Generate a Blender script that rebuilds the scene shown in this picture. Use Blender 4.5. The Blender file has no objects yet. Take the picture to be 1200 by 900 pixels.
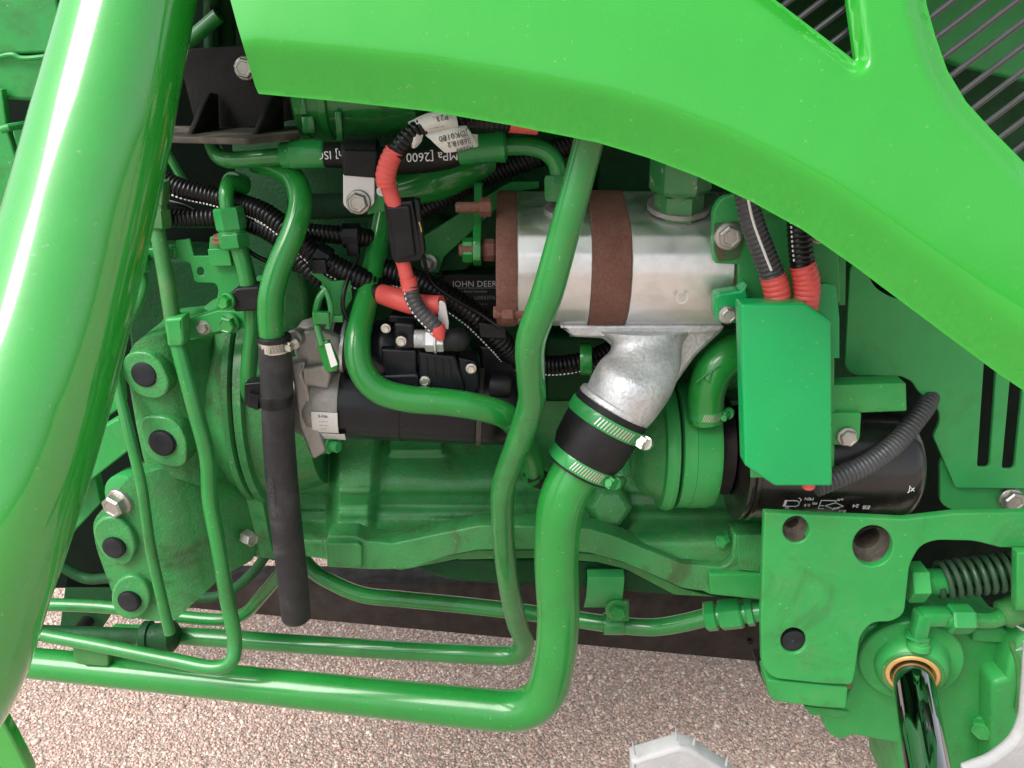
import bpy, bmesh, math, random
import numpy as np
from mathutils import Vector, Matrix
from mathutils.geometry import delaunay_2d_cdt

random.seed(7); rng = np.random.default_rng(7)
scene = bpy.context.scene
C = bpy.context.collection

# ------------------------------------------------------------------ camera
PITCH = math.radians(22.0); CAM = Vector((0, -0.8, 1.1)); FPX = 1000.0
cam_d = bpy.data.cameras.new('camera'); cam = bpy.data.objects.new('camera', cam_d); C.objects.link(cam)
cam.location = CAM; cam.rotation_euler = (math.pi/2 - PITCH, 0, 0)
cam_d.sensor_width = 36.0; cam_d.lens = 36.0*FPX/1200.0; cam_d.clip_start = 0.02; cam_d.clip_end = 500
scene.camera = cam

# ------------------------------------------------------------------ sky and sun (bright overcast)
SUN_EL, SUN_AZ = math.radians(50), math.radians(-132)     # azimuth measured from +Y towards +X
world = bpy.data.worlds.new('World'); scene.world = world; world.use_nodes = True
wn = world.node_tree; wn.nodes.clear()
sky = wn.nodes.new('ShaderNodeTexSky'); sky.sky_type = 'NISHITA'; sky.sun_disc = False
sky.sun_elevation = SUN_EL; sky.sun_rotation = SUN_AZ; sky.dust_density = 3.0; sky.air_density = 1.0; sky.ozone_density = 1.0
hs = wn.nodes.new('ShaderNodeHueSaturation'); hs.inputs['Saturation'].default_value = 0.22
bg = wn.nodes.new('ShaderNodeBackground'); bg.inputs['Strength'].default_value = 0.115
wo = wn.nodes.new('ShaderNodeOutputWorld')
wn.links.new(sky.outputs[0], hs.inputs['Color']); wn.links.new(hs.outputs[0], bg.inputs['Color']); wn.links.new(bg.outputs[0], wo.inputs['Surface'])
sl = bpy.data.lights.new('sun', 'SUN'); sl.energy = 1.5; sl.angle = math.radians(36); sl.color = (1, .965, .91)
sun = bpy.data.objects.new('sun', sl); C.objects.link(sun)
sdir = Vector((math.sin(SUN_AZ)*math.cos(SUN_EL), math.cos(SUN_AZ)*math.cos(SUN_EL), math.sin(SUN_EL)))
sun.rotation_euler = (-sdir).to_track_quat('-Z', 'Y').to_euler(); sun.location = sdir*3
vs = scene.view_settings; vs.view_transform = 'Standard'; vs.look = 'None'; vs.gamma = 1; vs.exposure = 1.07; vs.use_curve_mapping = False
scene.render.engine = 'CYCLES'; scene.cycles.use_denoising = True; scene.cycles.max_bounces = 8

# ------------------------------------------------------------------ projection helpers: photo pixel + depth plane -> world point
_f = Vector((0, math.cos(PITCH), -math.sin(PITCH))); _u = Vector((0, math.sin(PITCH), math.cos(PITCH)))
def P(x, y, d=0.0):
    r = _f + Vector((1, 0, 0))*((x-600)/FPX) + _u*(-(y-450)/FPX)
    return CAM + r*((0.8+d)/r.y)
def S(v): return (v-CAM).dot(_f)/FPX                       # metres per photo pixel at a world point
def Pn(x, y, d):
    rx = (x-600)/FPX; ry = -(y-450)/FPX
    vy = math.cos(PITCH)+ry*math.sin(PITCH); vz = -math.sin(PITCH)+ry*math.cos(PITCH)
    t = (0.8+d)/vy
    return np.stack([rx*t, -0.8+vy*t, CAM.z+vz*t], -1)
def Zof(y, d): return P(600, y, d).z
def Xof(x, y, d): return P(x, y, d).x

# ------------------------------------------------------------------ materials
MATS = {}
def _n(nt, t, **kw):
    n = nt.nodes.new(t)
    for k, v in kw.items(): n.inputs[k.replace('_', ' ')].default_value = v
    return n
def mat(name, col, rough=.35, metal=0.0, coat=0.0, coat_rough=.08, grain=None, wave=None, dust=0.0, dust_col=(.30, .24, .17), var=.12, chip=0.0, chip_col=(.20, .13, .09), spec=.5, mottle=None, coat_ior=1.5, speck=0.0, stain=0.0):
    m = bpy.data.materials.new(name); m.use_nodes = True; nt = m.node_tree; L = nt.links
    b = nt.nodes['Principled BSDF']
    tc = nt.nodes.new('ShaderNodeTexCoord'); co = tc.outputs['Object']
    b.inputs['Metallic'].default_value = metal; b.inputs['Coat Weight'].default_value = coat
    b.inputs['Coat Roughness'].default_value = coat_rough; b.inputs['Coat IOR'].default_value = coat_ior; b.inputs['Specular IOR Level'].default_value = spec
    # colour: slow variation
    n1 = _n(nt, 'ShaderNodeTexNoise', Scale=14.0, Detail=5.0, Roughness=.6); L.new(co, n1.inputs['Vector'])
    mr = nt.nodes.new('ShaderNodeMapRange'); mr.inputs['From Min'].default_value = .3; mr.inputs['From Max'].default_value = .7
    mr.inputs['To Min'].default_value = 1-var; mr.inputs['To Max'].default_value = 1+var; L.new(n1.outputs['Fac'], mr.inputs['Value'])
    mx = nt.nodes.new('ShaderNodeVectorMath'); mx.operation = 'SCALE'; mx.inputs[0].default_value = col; L.new(mr.outputs[0], mx.inputs['Scale'])
    out = mx.outputs[0]
    def blend(fac, c2, out):
        k = nt.nodes.new('ShaderNodeMix'); k.data_type = 'RGBA'
        L.new(fac, k.inputs[0]); L.new(out, k.inputs[6])
        k.inputs[7].default_value = (*c2, 1); return k.outputs[2]
    def ramp(val, a, c, hi=1.0):
        r = nt.nodes.new('ShaderNodeMapRange'); r.interpolation_type = 'SMOOTHSTEP'
        r.inputs['From Min'].default_value = a; r.inputs['From Max'].default_value = c; r.inputs['To Max'].default_value = hi
        L.new(val, r.inputs['Value']); return r.outputs[0]
    rsrc = None
    if mottle:
        nm = _n(nt, 'ShaderNodeTexNoise', Scale=mottle[0], Detail=3.0, Roughness=.7); L.new(co, nm.inputs['Vector'])
        out = blend(ramp(nm.outputs['Fac'], .42, .62, mottle[2]), mottle[1], out)
    if dust > 0:
        nd = _n(nt, 'ShaderNodeTexNoise', Scale=22.0, Detail=8.0, Roughness=.68, Distortion=.4); L.new(co, nd.inputs['Vector'])
        df = ramp(nd.outputs['Fac'], .46, .72, dust); out = blend(df, dust_col, out); rsrc = df
    if stain > 0:                                           # broad greasy stains with their own outline
        nz = _n(nt, 'ShaderNodeTexNoise', Scale=9.0, Detail=9.0, Roughness=.7, Distortion=1.2); L.new(co, nz.inputs['Vector'])
        out = blend(ramp(nz.outputs['Fac'], .50, .66, stain), (col[0]*.8+.016, col[1]*.24+.012, col[2]*.35+.006), out)
    if speck > 0:                                           # fine dry dust specks
        nk = _n(nt, 'ShaderNodeTexNoise', Scale=230.0, Detail=2.0, Roughness=.5); L.new(co, nk.inputs['Vector'])
        out = blend(ramp(nk.outputs['Fac'], .70, .76, speck), (.36, .40, .28), out)
    if chip > 0:
        nc = _n(nt, 'ShaderNodeTexNoise', Scale=95.0, Detail=6.0, Roughness=.62); L.new(co, nc.inputs['Vector'])
        out = blend(ramp(nc.outputs['Fac'], .74-chip*.12, .76-chip*.12), chip_col, out)
    L.new(out, b.inputs['Base Color'])
    # roughness: smudges
    n2 = _n(nt, 'ShaderNodeTexNoise', Scale=40.0, Detail=4.0, Roughness=.6); L.new(co, n2.inputs['Vector'])
    rr = nt.nodes.new('ShaderNodeMapRange'); rr.inputs['From Min'].default_value = .3; rr.inputs['From Max'].default_value = .7
    rr.inputs['To Min'].default_value = max(.02, rough*.75); rr.inputs['To Max'].default_value = min(1, rough*1.3); L.new(n2.outputs['Fac'], rr.inputs['Value'])
    ro = rr.outputs[0]
    if rsrc is not None:
        ad = nt.nodes.new('ShaderNodeMath'); ad.operation = 'MULTIPLY_ADD'; ad.use_clamp = True
        L.new(rsrc, ad.inputs[0]); ad.inputs[1].default_value = .5; L.new(ro, ad.inputs[2]); ro = ad.outputs[0]
        if coat > 0:
            cm = nt.nodes.new('ShaderNodeMath'); cm.operation = 'MULTIPLY_ADD'; cm.use_clamp = True
            L.new(rsrc, cm.inputs[0]); cm.inputs[1].default_value = -coat; cm.inputs[2].default_value = coat; L.new(cm.outputs[0], b.inputs['Coat Weight'])
    L.new(ro, b.inputs['Roughness'])
    # relief
    prev = None
    for spec_ in (wave, grain):
        if not spec_: continue
        sc, st, dist = spec_
        ng = _n(nt, 'ShaderNodeTexNoise', Scale=sc, Detail=3.0, Roughness=.55); L.new(co, ng.inputs['Vector'])
        bp = nt.nodes.new('ShaderNodeBump'); bp.inputs['Strength'].default_value = st; bp.inputs['Distance'].default_value = dist
        L.new(ng.outputs['Fac'], bp.inputs['Height'])
        if prev: L.new(prev, bp.inputs['Normal'])
        prev = bp.outputs[0]
    if prev:
        L.new(prev, b.inputs['Normal'])
    MATS[name] = m; return m

mat('hood_paint', (.024, .345, .028), .30, coat=1.0, coat_ior=1.5, coat_rough=.02, wave=(5, .14, .012), grain=(160, .02, .0006), var=.03, speck=.25, spec=.25)
mat('mast_paint', (.018, .34, .028), .30, coat=1.0, coat_ior=1.85, coat_rough=.09, wave=(16, .06, .004), grain=(160, .16, .0012), var=.05, speck=.3, spec=.25)
mat('pipe_paint', (.019, .215, .042), .34, coat=.8, coat_ior=1.45, coat_rough=.10, wave=(30, .12, .002), grain=(300, .15, .0007), var=.14, dust=.22, dust_col=(.13, .17, .08), chip=.35, speck=.4, stain=.35, spec=.3)
mat('gloss_pipe', (.016, .235, .036), .32, coat=.75, coat_ior=1.45, coat_rough=.12, wave=(30, .10, .002), var=.08, dust=.06, dust_col=(.13, .17, .08), chip=.15, speck=.4, stain=.15, spec=.3)
mat('dusty_pipe', (.034, .20, .044), .5, coat=.15, coat_rough=.3, grain=(350, .3, .0010), var=.18, dust=.6, dust_col=(.15, .20, .10), chip=.4, speck=.5, stain=.4)
mat('cast_paint', (.042, .26, .070), .42, coat=.45, coat_ior=1.45, coat_rough=.2, wave=(45, .45, .005), grain=(400, .5, .0018), var=.16, dust=.32, dust_col=(.13, .17, .085), chip=.4, stain=.7, speck=.5, spec=.3)
mat('shaded_cast', (.008, .060, .018), .5, spec=.2, wave=(50, .3, .003), grain=(300, .5, .0015), var=.2, dust=.3, dust_col=(.022, .03, .018))  # engine green darkened: shade of the deep bay is put into the colour
mat('deep_shade', (.003, .009, .005), .6, spec=.1, wave=(20, .2, .003), var=.2)  # near-black, deep shade painted onto the rear walls
mat('plate_paint', (.030, .295, .066), .45, coat=.2, coat_ior=1.45, coat_rough=.2, grain=(420, .18, .0007), var=.08, dust=.20, dust_col=(.17, .25, .11), chip=.3, speck=.5, stain=.4, spec=.3)
mat('satin_plate', (.034, .30, .078), .45, coat=.2, coat_ior=1.45, coat_rough=.25, grain=(500, .14, .0006), var=.08, dust=.14, dust_col=(.10, .17, .08), stain=.2, spec=.3)
mat('guard_paint', (.005, .33, .088), .34, coat=.35, coat_ior=1.45, coat_rough=.14, grain=(500, .22, .0006), wave=(20, .05, .003), var=.04, dust=.05, dust_col=(.12, .36, .16), speck=.2, spec=.3)
mat('fitting_paint', (.020, .26, .058), .38, coat=.5, coat_rough=.15, grain=(400, .2, .0006), var=.16, dust=.25, dust_col=(.14, .17, .10), chip=.5, stain=.3, spec=.3)
mat('worn_fitting', (.022, .17, .045), .45, coat=.25, grain=(300, .3, .0008), var=.2, dust=.2, chip=.9, chip_col=(.30, .30, .24))
mat('rubber', (.008, .008, .009), .5, spec=.3, wave=(60, .15, .002), grain=(600, .2, .0005), var=.2, dust=.10, dust_col=(.10, .09, .085))
mat('dusty_rubber', (.016, .016, .019), .55, wave=(40, .3, .003), grain=(500, .25, .0006), var=.25, dust=.6, dust_col=(.085, .08, .078))
mat('loom_plastic', (.0045, .0045, .005), .32, spec=.35, grain=(500, .12, .0004), var=.2, dust=.10, dust_col=(.08, .075, .07))
mat('grey_loom', (.048, .049, .053), .42, grain=(500, .12, .0004), var=.18, dust=.18, dust_col=(.16, .15, .14))
mat('black_plastic', (.006, .0065, .008), .36, spec=.3, grain=(450, .2, .0005), var=.15, dust=.10, dust_col=(.10, .10, .10))
mat('solenoid_black', (.008, .010, .013), .32, spec=.35, grain=(350, .2, .0006), var=.2, dust=.12, dust_col=(.06, .06, .06))
mat('black_steel', (.010, .009, .0085), .55, spec=.25, grain=(350, .3, .0008), var=.2, dust=.45, dust_col=(.045, .036, .03))
mat('dusty_steel', (.055, .046, .038), .6, grain=(350, .3, .0008), var=.2, dust=.8, dust_col=(.20, .155, .115))
mat('red_plastic', (.66, .085, .075), .42, grain=(400, .12, .0005), var=.1, dust=.12, dust_col=(.55, .25, .2))
mat('pump_aluminium', (.80, .80, .80), .44, metal=1.0, grain=(700, .10, .0003), var=.06, mottle=(40, (.68, .67, .65), .4))
mat('cast_aluminium', (.62, .63, .64), .5, metal=.75, wave=(60, .22, .003), grain=(300, .5, .0012), var=.12, mottle=(240, (.40, .40, .40), .4))
mat('grey_cast', (.30, .29, .27), .48, metal=.6, wave=(70, .25, .003), grain=(330, .4, .001), var=.15, dust=.4, dust_col=(.25, .22, .19))
mat('brown_iron', (.150, .060, .042), .74, grain=(420, .7, .0016), wave=(70, .25, .003), var=.2, dust=.4, dust_col=(.075, .034, .026), mottle=(300, (.20, .10, .075), .5))
mat('zinc_bolt', (.46, .445, .41), .42, metal=.9, grain=(300, .3, .0008), var=.12, dust=.35, dust_col=(.32, .28, .22))
mat('clean_plate', (.66, .67, .67), .38, metal=.6, grain=(500, .1, .0004), var=.06, dust=.06)
mat('clamp_steel', (.66, .64, .58), .32, metal=.9, grain=(400, .2, .0006), var=.1, dust=.1)
mat('rust_steel', (.20, .10, .06), .65, metal=.3, grain=(300, .4, .001), var=.2)
mat('rust_stained', (.030, .13, .045), .5, coat=.2, grain=(400, .2, .0007), var=.2, mottle=(60, (.10, .055, .028), .8), spec=.3)
mat('chrome_rod', (.34, .35, .36), .06, metal=1.0, var=.03, wave=(14, .03, .002))
mat('brass', (.62, .36, .12), .5, metal=.2, var=.08)
mat('plug_grey', (.012, .013, .016), .5, spec=.3, grain=(400, .25, .0006), var=.2, dust=.2, dust_col=(.09, .09, .09))
mat('filter_black', (.010, .009, .008), .30, coat=.5, coat_rough=.14, wave=(25, .12, .002), var=.2, dust=.22, dust_col=(.055, .042, .030))
mat('rail_brown', (.022, .015, .012), .7, grain=(200, .4, .001), var=.3, dust=.4, dust_col=(.04, .027, .022))
mat('white_print', (.78, .78, .76), .5, var=.05)
mat('grey_print', (.34, .35, .35), .5, var=.1)
mat('moulded_mark', (.060, .058, .058), .6, var=.3)
mat('label_paper', (.62, .61, .57), .5, wave=(120, .35, .003), var=.08, dust=.35, dust_col=(.42, .39, .34))
mat('label_ink', (.04, .04, .045), .6, var=.1)
mat('sticker', (.60, .59, .57), .4, var=.08, dust=.3, dust_col=(.35, .33, .30))
mat('plate_black', (.010, .012, .012), .35, var=.1)
mat('grille_steel', (.060, .064, .064), .35, metal=.5, var=.1)
mat('dark_hole', (.006, .006, .006), .8, var=.2)
mat('tyre_rubber', (.36, .36, .365), .75, wave=(40, .3, .004), grain=(260, .4, .0012), var=.12, dust=.4, dust_col=(.56, .55, .54))
mat('spring_paint', (.020, .060, .028), .5, grain=(300, .3, .0008), var=.2, dust=.4, dust_col=(.07, .08, .06))
mat('braid', (.018, .075, .030), .6, grain=(900, .8, .001), var=.15, dust=.3, dust_col=(.05, .07, .05))

# ------------------------------------------------------------------ objects
ORG = {}
def prop(o, label=None, cat=None, group=None, kind=None):
    if label: o['label'] = label
    if cat: o['category'] = cat
    if group: o['group'] = group
    if kind: o['kind'] = kind
    return o
def thing(name, label, cat, at, group=None):
    o = bpy.data.objects.new(name, None); C.objects.link(o)
    o.empty_display_size = .02
    at = at if isinstance(at, Vector) else P(*at)
    o.location = at; ORG[o.name] = at.copy(); return prop(o, label, cat, group)
def link(name, me, m, parent=None, sharp=35):
    co = np.empty(len(me.vertices)*3, np.float32); me.vertices.foreach_get('co', co); co = co.reshape(-1, 3)
    c = (co.max(0)+co.min(0))/2
    me.vertices.foreach_set('co', (co-c).ravel())
    if sharp:
        me.polygons.foreach_set('use_smooth', [True]*len(me.polygons)); me.set_sharp_from_angle(angle=math.radians(sharp))
    me.materials.clear(); me.materials.append(MATS[m]); me.update()
    o = bpy.data.objects.new(name, me); C.objects.link(o)
    w = Vector(c.tolist()); ORG[o.name] = w
    if parent is not None:
        o.parent = parent; o.location = w-ORG[parent.name]
    else: o.location = w
    return o

def frame(ax):
    ax = ax.normalized(); e = Vector((0, -1, .12)); e = e-ax*e.dot(ax)
    if e.length < .25: e = Vector((0, 0, 1))-ax*ax.z
    e.normalize(); return ax, e, ax.cross(e)

class MB:
    def __init__(s): s.v = []; s.f = []
    def add(s, vs_, fs):
        o = len(s.v); s.v += [tuple(v) for v in vs_]; s.f += [tuple(i+o for i in f) for f in fs]; return s
    def rings(s, rings, cap0=True, cap1=True, closed=False):
        n = len(rings[0]); vs_ = [p for r in rings for p in r]; fs = []
        m = len(rings)
        for i in range(m-1 if not closed else m):
            a = i*n; b = ((i+1) % m)*n
            for j in range(n): fs.append((a+j, a+(j+1) % n, b+(j+1) % n, b+j))
        if not closed:
            if cap0: fs.append(tuple(range(n-1, -1, -1)))
            if cap1: fs.append(tuple(range((m-1)*n, m*n)))
        return s.add(vs_, fs)
    def tube(s, path, r, seg=18, cap=True):
        n = len(path); rs = r if hasattr(r, '__len__') else [r]*n
        t = [(path[min(i+1, n-1)]-path[max(i-1, 0)]).normalized() for i in range(n)]
        _, e, _ = frame(t[0]); rings = []
        for i in range(n):
            e = (e-t[i]*e.dot(t[i])).normalized(); b = t[i].cross(e)
            rings.append([path[i]+(e*math.cos(a)+b*math.sin(a))*rs[i] for a in [2*math.pi*k/seg for k in range(seg)]])
        return s.rings(rings, cap, cap)
    def lathe(s, p0, ax, prof, seg=32, sx=1.0, rot=0.0, cap=True):
        a, e1, e2 = frame(ax)
        rings = [[p0+a*t+(e1*math.cos(q)+e2*math.sin(q)*sx)*max(r, 1e-5) for q in [2*math.pi*k/seg+rot for k in range(seg)]] for t, r in prof]
        return s.rings(rings, cap, cap)
    def box(s, c, ex, ey, ez):                            # centre and three half-axis vectors
        vs_ = [c+ex*i+ey*j+ez*k for i in (-1, 1) for j in (-1, 1) for k in (-1, 1)]
        return s.add(vs_, [(0, 1, 3, 2), (4, 6, 7, 5), (0, 4, 5, 1), (2, 3, 7, 6), (0, 2, 6, 4), (1, 5, 7, 3)])
    def mesh(s, name):
        me = bpy.data.meshes.new(name); me.from_pydata(s.v, [], s.f); me.update()
        bm = bmesh.new(); bm.from_mesh(me); bmesh.ops.recalc_face_normals(bm, faces=bm.faces); bm.to_mesh(me); bm.free(); return me
    def build(s, name, m, parent=None, bev=0, seg=2, sharp=35):
        me = s.mesh(name)
        if bev:
            bm = bmesh.new(); bm.from_mesh(me)
            es = [e for e in bm.edges if len(e.link_faces) == 2 and e.calc_face_angle(0) > .5]
            bmesh.ops.bevel(bm, geom=es, offset=bev, segments=seg, profile=.5, affect='EDGES', clamp_overlap=True)
            bm.to_mesh(me); bm.free()
        return link(name, me, m, parent, sharp)

# ------------------------------------------------------------------ paths (points are (x, y, d) in photo pixels and metres)
def W(pts): return [p if isinstance(p, Vector) else P(*p[:3]) for p in pts]
def spl(pts, n=10):
    p = W(pts); p = [p[0]*2-p[1]]+p+[p[-1]*2-p[-2]]; out = []
    for i in range(1, len(p)-2):
        p0, p1, p2, p3 = p[i-1:i+3]
        t1 = max((p1-p0).length, 1e-6)**.5; t2 = t1+max((p2-p1).length, 1e-6)**.5; t3 = t2+max((p3-p2).length, 1e-6)**.5
        for k in range(n):
            t = t1+(t2-t1)*k/n
            A1 = p0*((t1-t)/t1)+p1*(t/t1); A2 = p1*((t2-t)/(t2-t1))+p2*((t-t1)/(t2-t1)); A3 = p2*((t3-t)/(t3-t2))+p3*((t-t2)/(t3-t2))
            B1 = A1*((t2-t)/t2)+A2*(t/t2); B2 = A2*((t3-t)/(t3-t1))+A3*((t-t1)/(t3-t1))
            out.append(B1*((t2-t)/(t2-t1))+B2*((t-t1)/(t2-t1)))
    return out+[p[-2]]
def bend(pts, rad, n=8):
    p = W(pts); rads = rad if hasattr(rad, '__len__') else [rad]*len(p); out = [p[0]]
    for i in range(1, len(p)-1):
        a, b, c = p[i-1], p[i], p[i+1]; r = rads[i]*S(b)
        l = min(r, .48*(a-b).length, .48*(c-b).length)
        q0 = b+(a-b).normalized()*l; q1 = b+(c-b).normalized()*l
        for k in range(n+1):
            t = k/n; out.append(q0*(1-t)**2+b*(2*t*(1-t))+q1*t*t)
    return out+[p[-1]]
def resample(path, step):
    L = [0]
    for a, b in zip(path, path[1:]): L.append(L[-1]+(b-a).length)
    n = max(2, int(L[-1]/step)); arr = np.array([tuple(p) for p in path]); q = np.linspace(0, L[-1], n)
    return [Vector(v) for v in np.stack([np.interp(q, L, arr[:, k]) for k in range(3)], -1).tolist()], q
def radii(pts, path):                                     # real radii from 4-tuples (x, y, d, rpx), interpolated along the path
    w = W(pts); rr = [p[3]*S(v) for p, v in zip(pts, w)]
    L = [0]
    for a, b in zip(path, path[1:]): L.append(L[-1]+(b-a).length)
    ki = [min(range(len(path)), key=lambda i: (path[i]-v).length) for v in w]
    return np.interp(L, [L[i] for i in ki], rr).tolist()
def pipe(name, pts, m, parent=None, rad=None, seg=20, n=10):
    path = bend(pts, rad, 8) if rad else spl(pts, n)
    if not rad: path, _ = resample(path, .006)
    return MB().tube(path, radii(pts, path), seg).build(name, m, parent)
def corr(name, pts, m, parent=None, pitch=.0046, depth=.11, seg=18):
    path, q = resample(spl(pts, 14), pitch/6); r = radii(pts, path)
    r = [a*(1-depth*math.exp(-(((s/pitch) % 1-.5)/.17)**2)) for a, s in zip(r, q)]
    return MB().tube(path, r, seg).build(name, m, parent, sharp=60)
def stripe(name, pts, parent, ang, rpx=1.3, dashed=0, m='white_print', off=.99):
    path, q = resample(spl(pts, 14), .002); rr = radii(pts, path); n = len(path); out = []; e = None
    for i in range(n):
        t = (path[min(i+1, n-1)]-path[max(i-1, 0)]).normalized(); _, e1, e2 = frame(t)
        out.append(path[i]+(e1*math.cos(ang)+e2*math.sin(ang))*rr[i]*off)
    r = rpx*S(out[0]); b = MB()
    if dashed:
        k = 0
        while k < n-2: b.tube(out[k:k+dashed+1], r, 6); k += dashed+1
    else: b.tube(out, r, 6)
    return b.build(name, m, parent)

# ------------------------------------------------------------------ plates: outline in photo pixels on a depth plane, rounded corners, holes, bevel
def rpoly(pts, n=5):
    out = []; N = len(pts)
    for i, p in enumerate(pts):
        if len(p) < 3 or p[2] == 0: out.append(p[:2]); continue
        a = Vector(pts[i-1][:2]); b = Vector(p[:2]); c = Vector(pts[(i+1) % N][:2])
        l = min(p[2], .48*(a-b).length, .48*(c-b).length); q0 = b+(a-b).normalized()*l; q1 = b+(c-b).normalized()*l
        for k in range(n+1):
            t = k/n; v = q0*(1-t)**2+b*(2*t*(1-t))+q1*t*t; out.append((v.x, v.y))
    return out
def circ(x, y, r, ry=None, n=28, rot=0): return [(x+r*math.cos(2*math.pi*k/n+rot), y+(ry or r)*math.sin(2*math.pi*k/n+rot)) for k in range(n)]
_cc = [0]
def curve_mesh(splines, ext, bev, res=2):
    cu = bpy.data.curves.new('c', 'CURVE'); cu.dimensions = '2D'; cu.fill_mode = 'BOTH'; cu.extrude = ext; cu.bevel_depth = bev; cu.bevel_resolution = res
    if bev: cu.offset = -bev
    for sp in splines:
        k = cu.splines.new('POLY'); k.points.add(len(sp)-1); k.use_cyclic_u = True
        k.points.foreach_set('co', [c for q in sp for c in (q[0], q[1], 0, 1)])
    o = bpy.data.objects.new('c', cu); me = bpy.data.meshes.new_from_object(o); bpy.data.objects.remove(o); bpy.data.curves.remove(cu); return me
def plate(name, outline, d, t, m, parent=None, holes=(), bev=.0012, tilt=None, sharp=40):
    """Front face on plane Y = d, t metres deep. tilt=(rx, rz) radians turns it about its centre."""
    o = rpoly(outline); polys = [o]+[rpoly(h) for h in holes]
    w = [[P(x, y, d) for x, y in q] for q in polys]
    c = sum(w[0], Vector())/len(w[0])
    me = curve_mesh([[(v.x-c.x, v.z-c.z) for v in q] for q in w], max(t/2-bev, .0001), bev)
    M = Matrix.Translation((c.x, d+t/2, c.z))
    if tilt: M = M @ Matrix.Rotation(tilt[1], 4, 'Z') @ Matrix.Rotation(tilt[0], 4, 'X')
    me.transform(M @ Matrix.Rotation(math.pi/2, 4, 'X'))
    return link(name, me, m, parent, sharp)
def plate3(name, origin, ex, ey, outline, t, m, parent=None, holes=(), bev=.0008, sharp=40):
    """Plate in an arbitrary plane: outline in metres along ex, ey from origin; thickness t centred."""
    ex = ex.normalized(); ez = ex.cross(ey).normalized(); ey = ez.cross(ex)
    me = curve_mesh([rpoly(outline)]+[rpoly(h) for h in holes], max(t/2-bev, .0001), bev)
    M = Matrix(((ex.x, ey.x, ez.x, origin.x), (ex.y, ey.y, ez.y, origin.y), (ex.z, ey.z, ez.z, origin.z), (0, 0, 0, 1)))
    me.transform(M); return link(name, me, m, parent, sharp)
def text_mesh(body, size, ext=.0001, align='CENTER'):
    cu = bpy.data.curves.new('t', 'FONT'); cu.body = body; cu.size = size; cu.extrude = ext; cu.align_x = align; cu.align_y = 'CENTER'; cu.resolution_u = 3
    o = bpy.data.objects.new('t', cu); me = bpy.data.meshes.new_from_object(o); bpy.data.objects.remove(o); bpy.data.curves.remove(cu); return me
def text(name, body, size, at, ex, ey, m, parent, ext=.0002, align='CENTER'):
    me = text_mesh(body, size, ext, align); ex = ex.normalized(); ez = ex.cross(ey).normalized(); ey = ez.cross(ex)
    me.transform(Matrix(((ex.x, ey.x, ez.x, at.x), (ex.y, ey.y, ez.y, at.y), (ex.z, ey.z, ez.z, at.z), (0, 0, 0, 1))))
    return link(name, me, m, parent, 0)
def wrap_mesh(me, p0, ax, r, th0, flip=1):
    """Lay a flat mesh (u along axis, v round it) on a cylinder."""
    a, e1, e2 = frame(ax)
    for v in me.vertices:
        th = th0-flip*v.co.y/r; q = p0+a*(flip*v.co.x)+(e1*math.cos(th)+e2*math.sin(th))*(r+v.co.z+.0003); v.co = q
    return me

# ------------------------------------------------------------------ relief sheets: closed shells whose front is a depth function of the photo plane
def seg_dist(x, y, line, closed=False):
    best = np.full(x.shape, 1e9)
    pts = list(line)+([line[0]] if closed else [])
    for (ax, ay), (bx, by) in zip(pts, pts[1:]):
        dx, dy = bx-ax, by-ay; l2 = dx*dx+dy*dy+1e-9
        t = np.clip(((x-ax)*dx+(y-ay)*dy)/l2, 0, 1); best = np.minimum(best, np.hypot(x-ax-t*dx, y-ay-t*dy))
    return best
def inside(x, y, poly):
    r = np.zeros(x.shape, bool); n = len(poly)
    for i in range(n):
        (ax, ay), (bx, by) = poly[i], poly[i-1]
        c = ((ay > y) != (by > y)) & (x < (bx-ax)*(y-ay)/((by-ay) if by != ay else 1e-9)+ax); r ^= c
    return r
def dens(poly, step):
    out = []
    for i, a in enumerate(poly):
        b = poly[(i+1) % len(poly)]; n = max(1, int(math.hypot(b[0]-a[0], b[1]-a[1])/step))
        out += [(a[0]+(b[0]-a[0])*k/n, a[1]+(b[1]-a[1])*k/n) for k in range(n)]
    return out
def ss(e0, e1, x): t = np.clip((x-e0)/(e1-e0), 0, 1); return t*t*(3-2*t)
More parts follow.
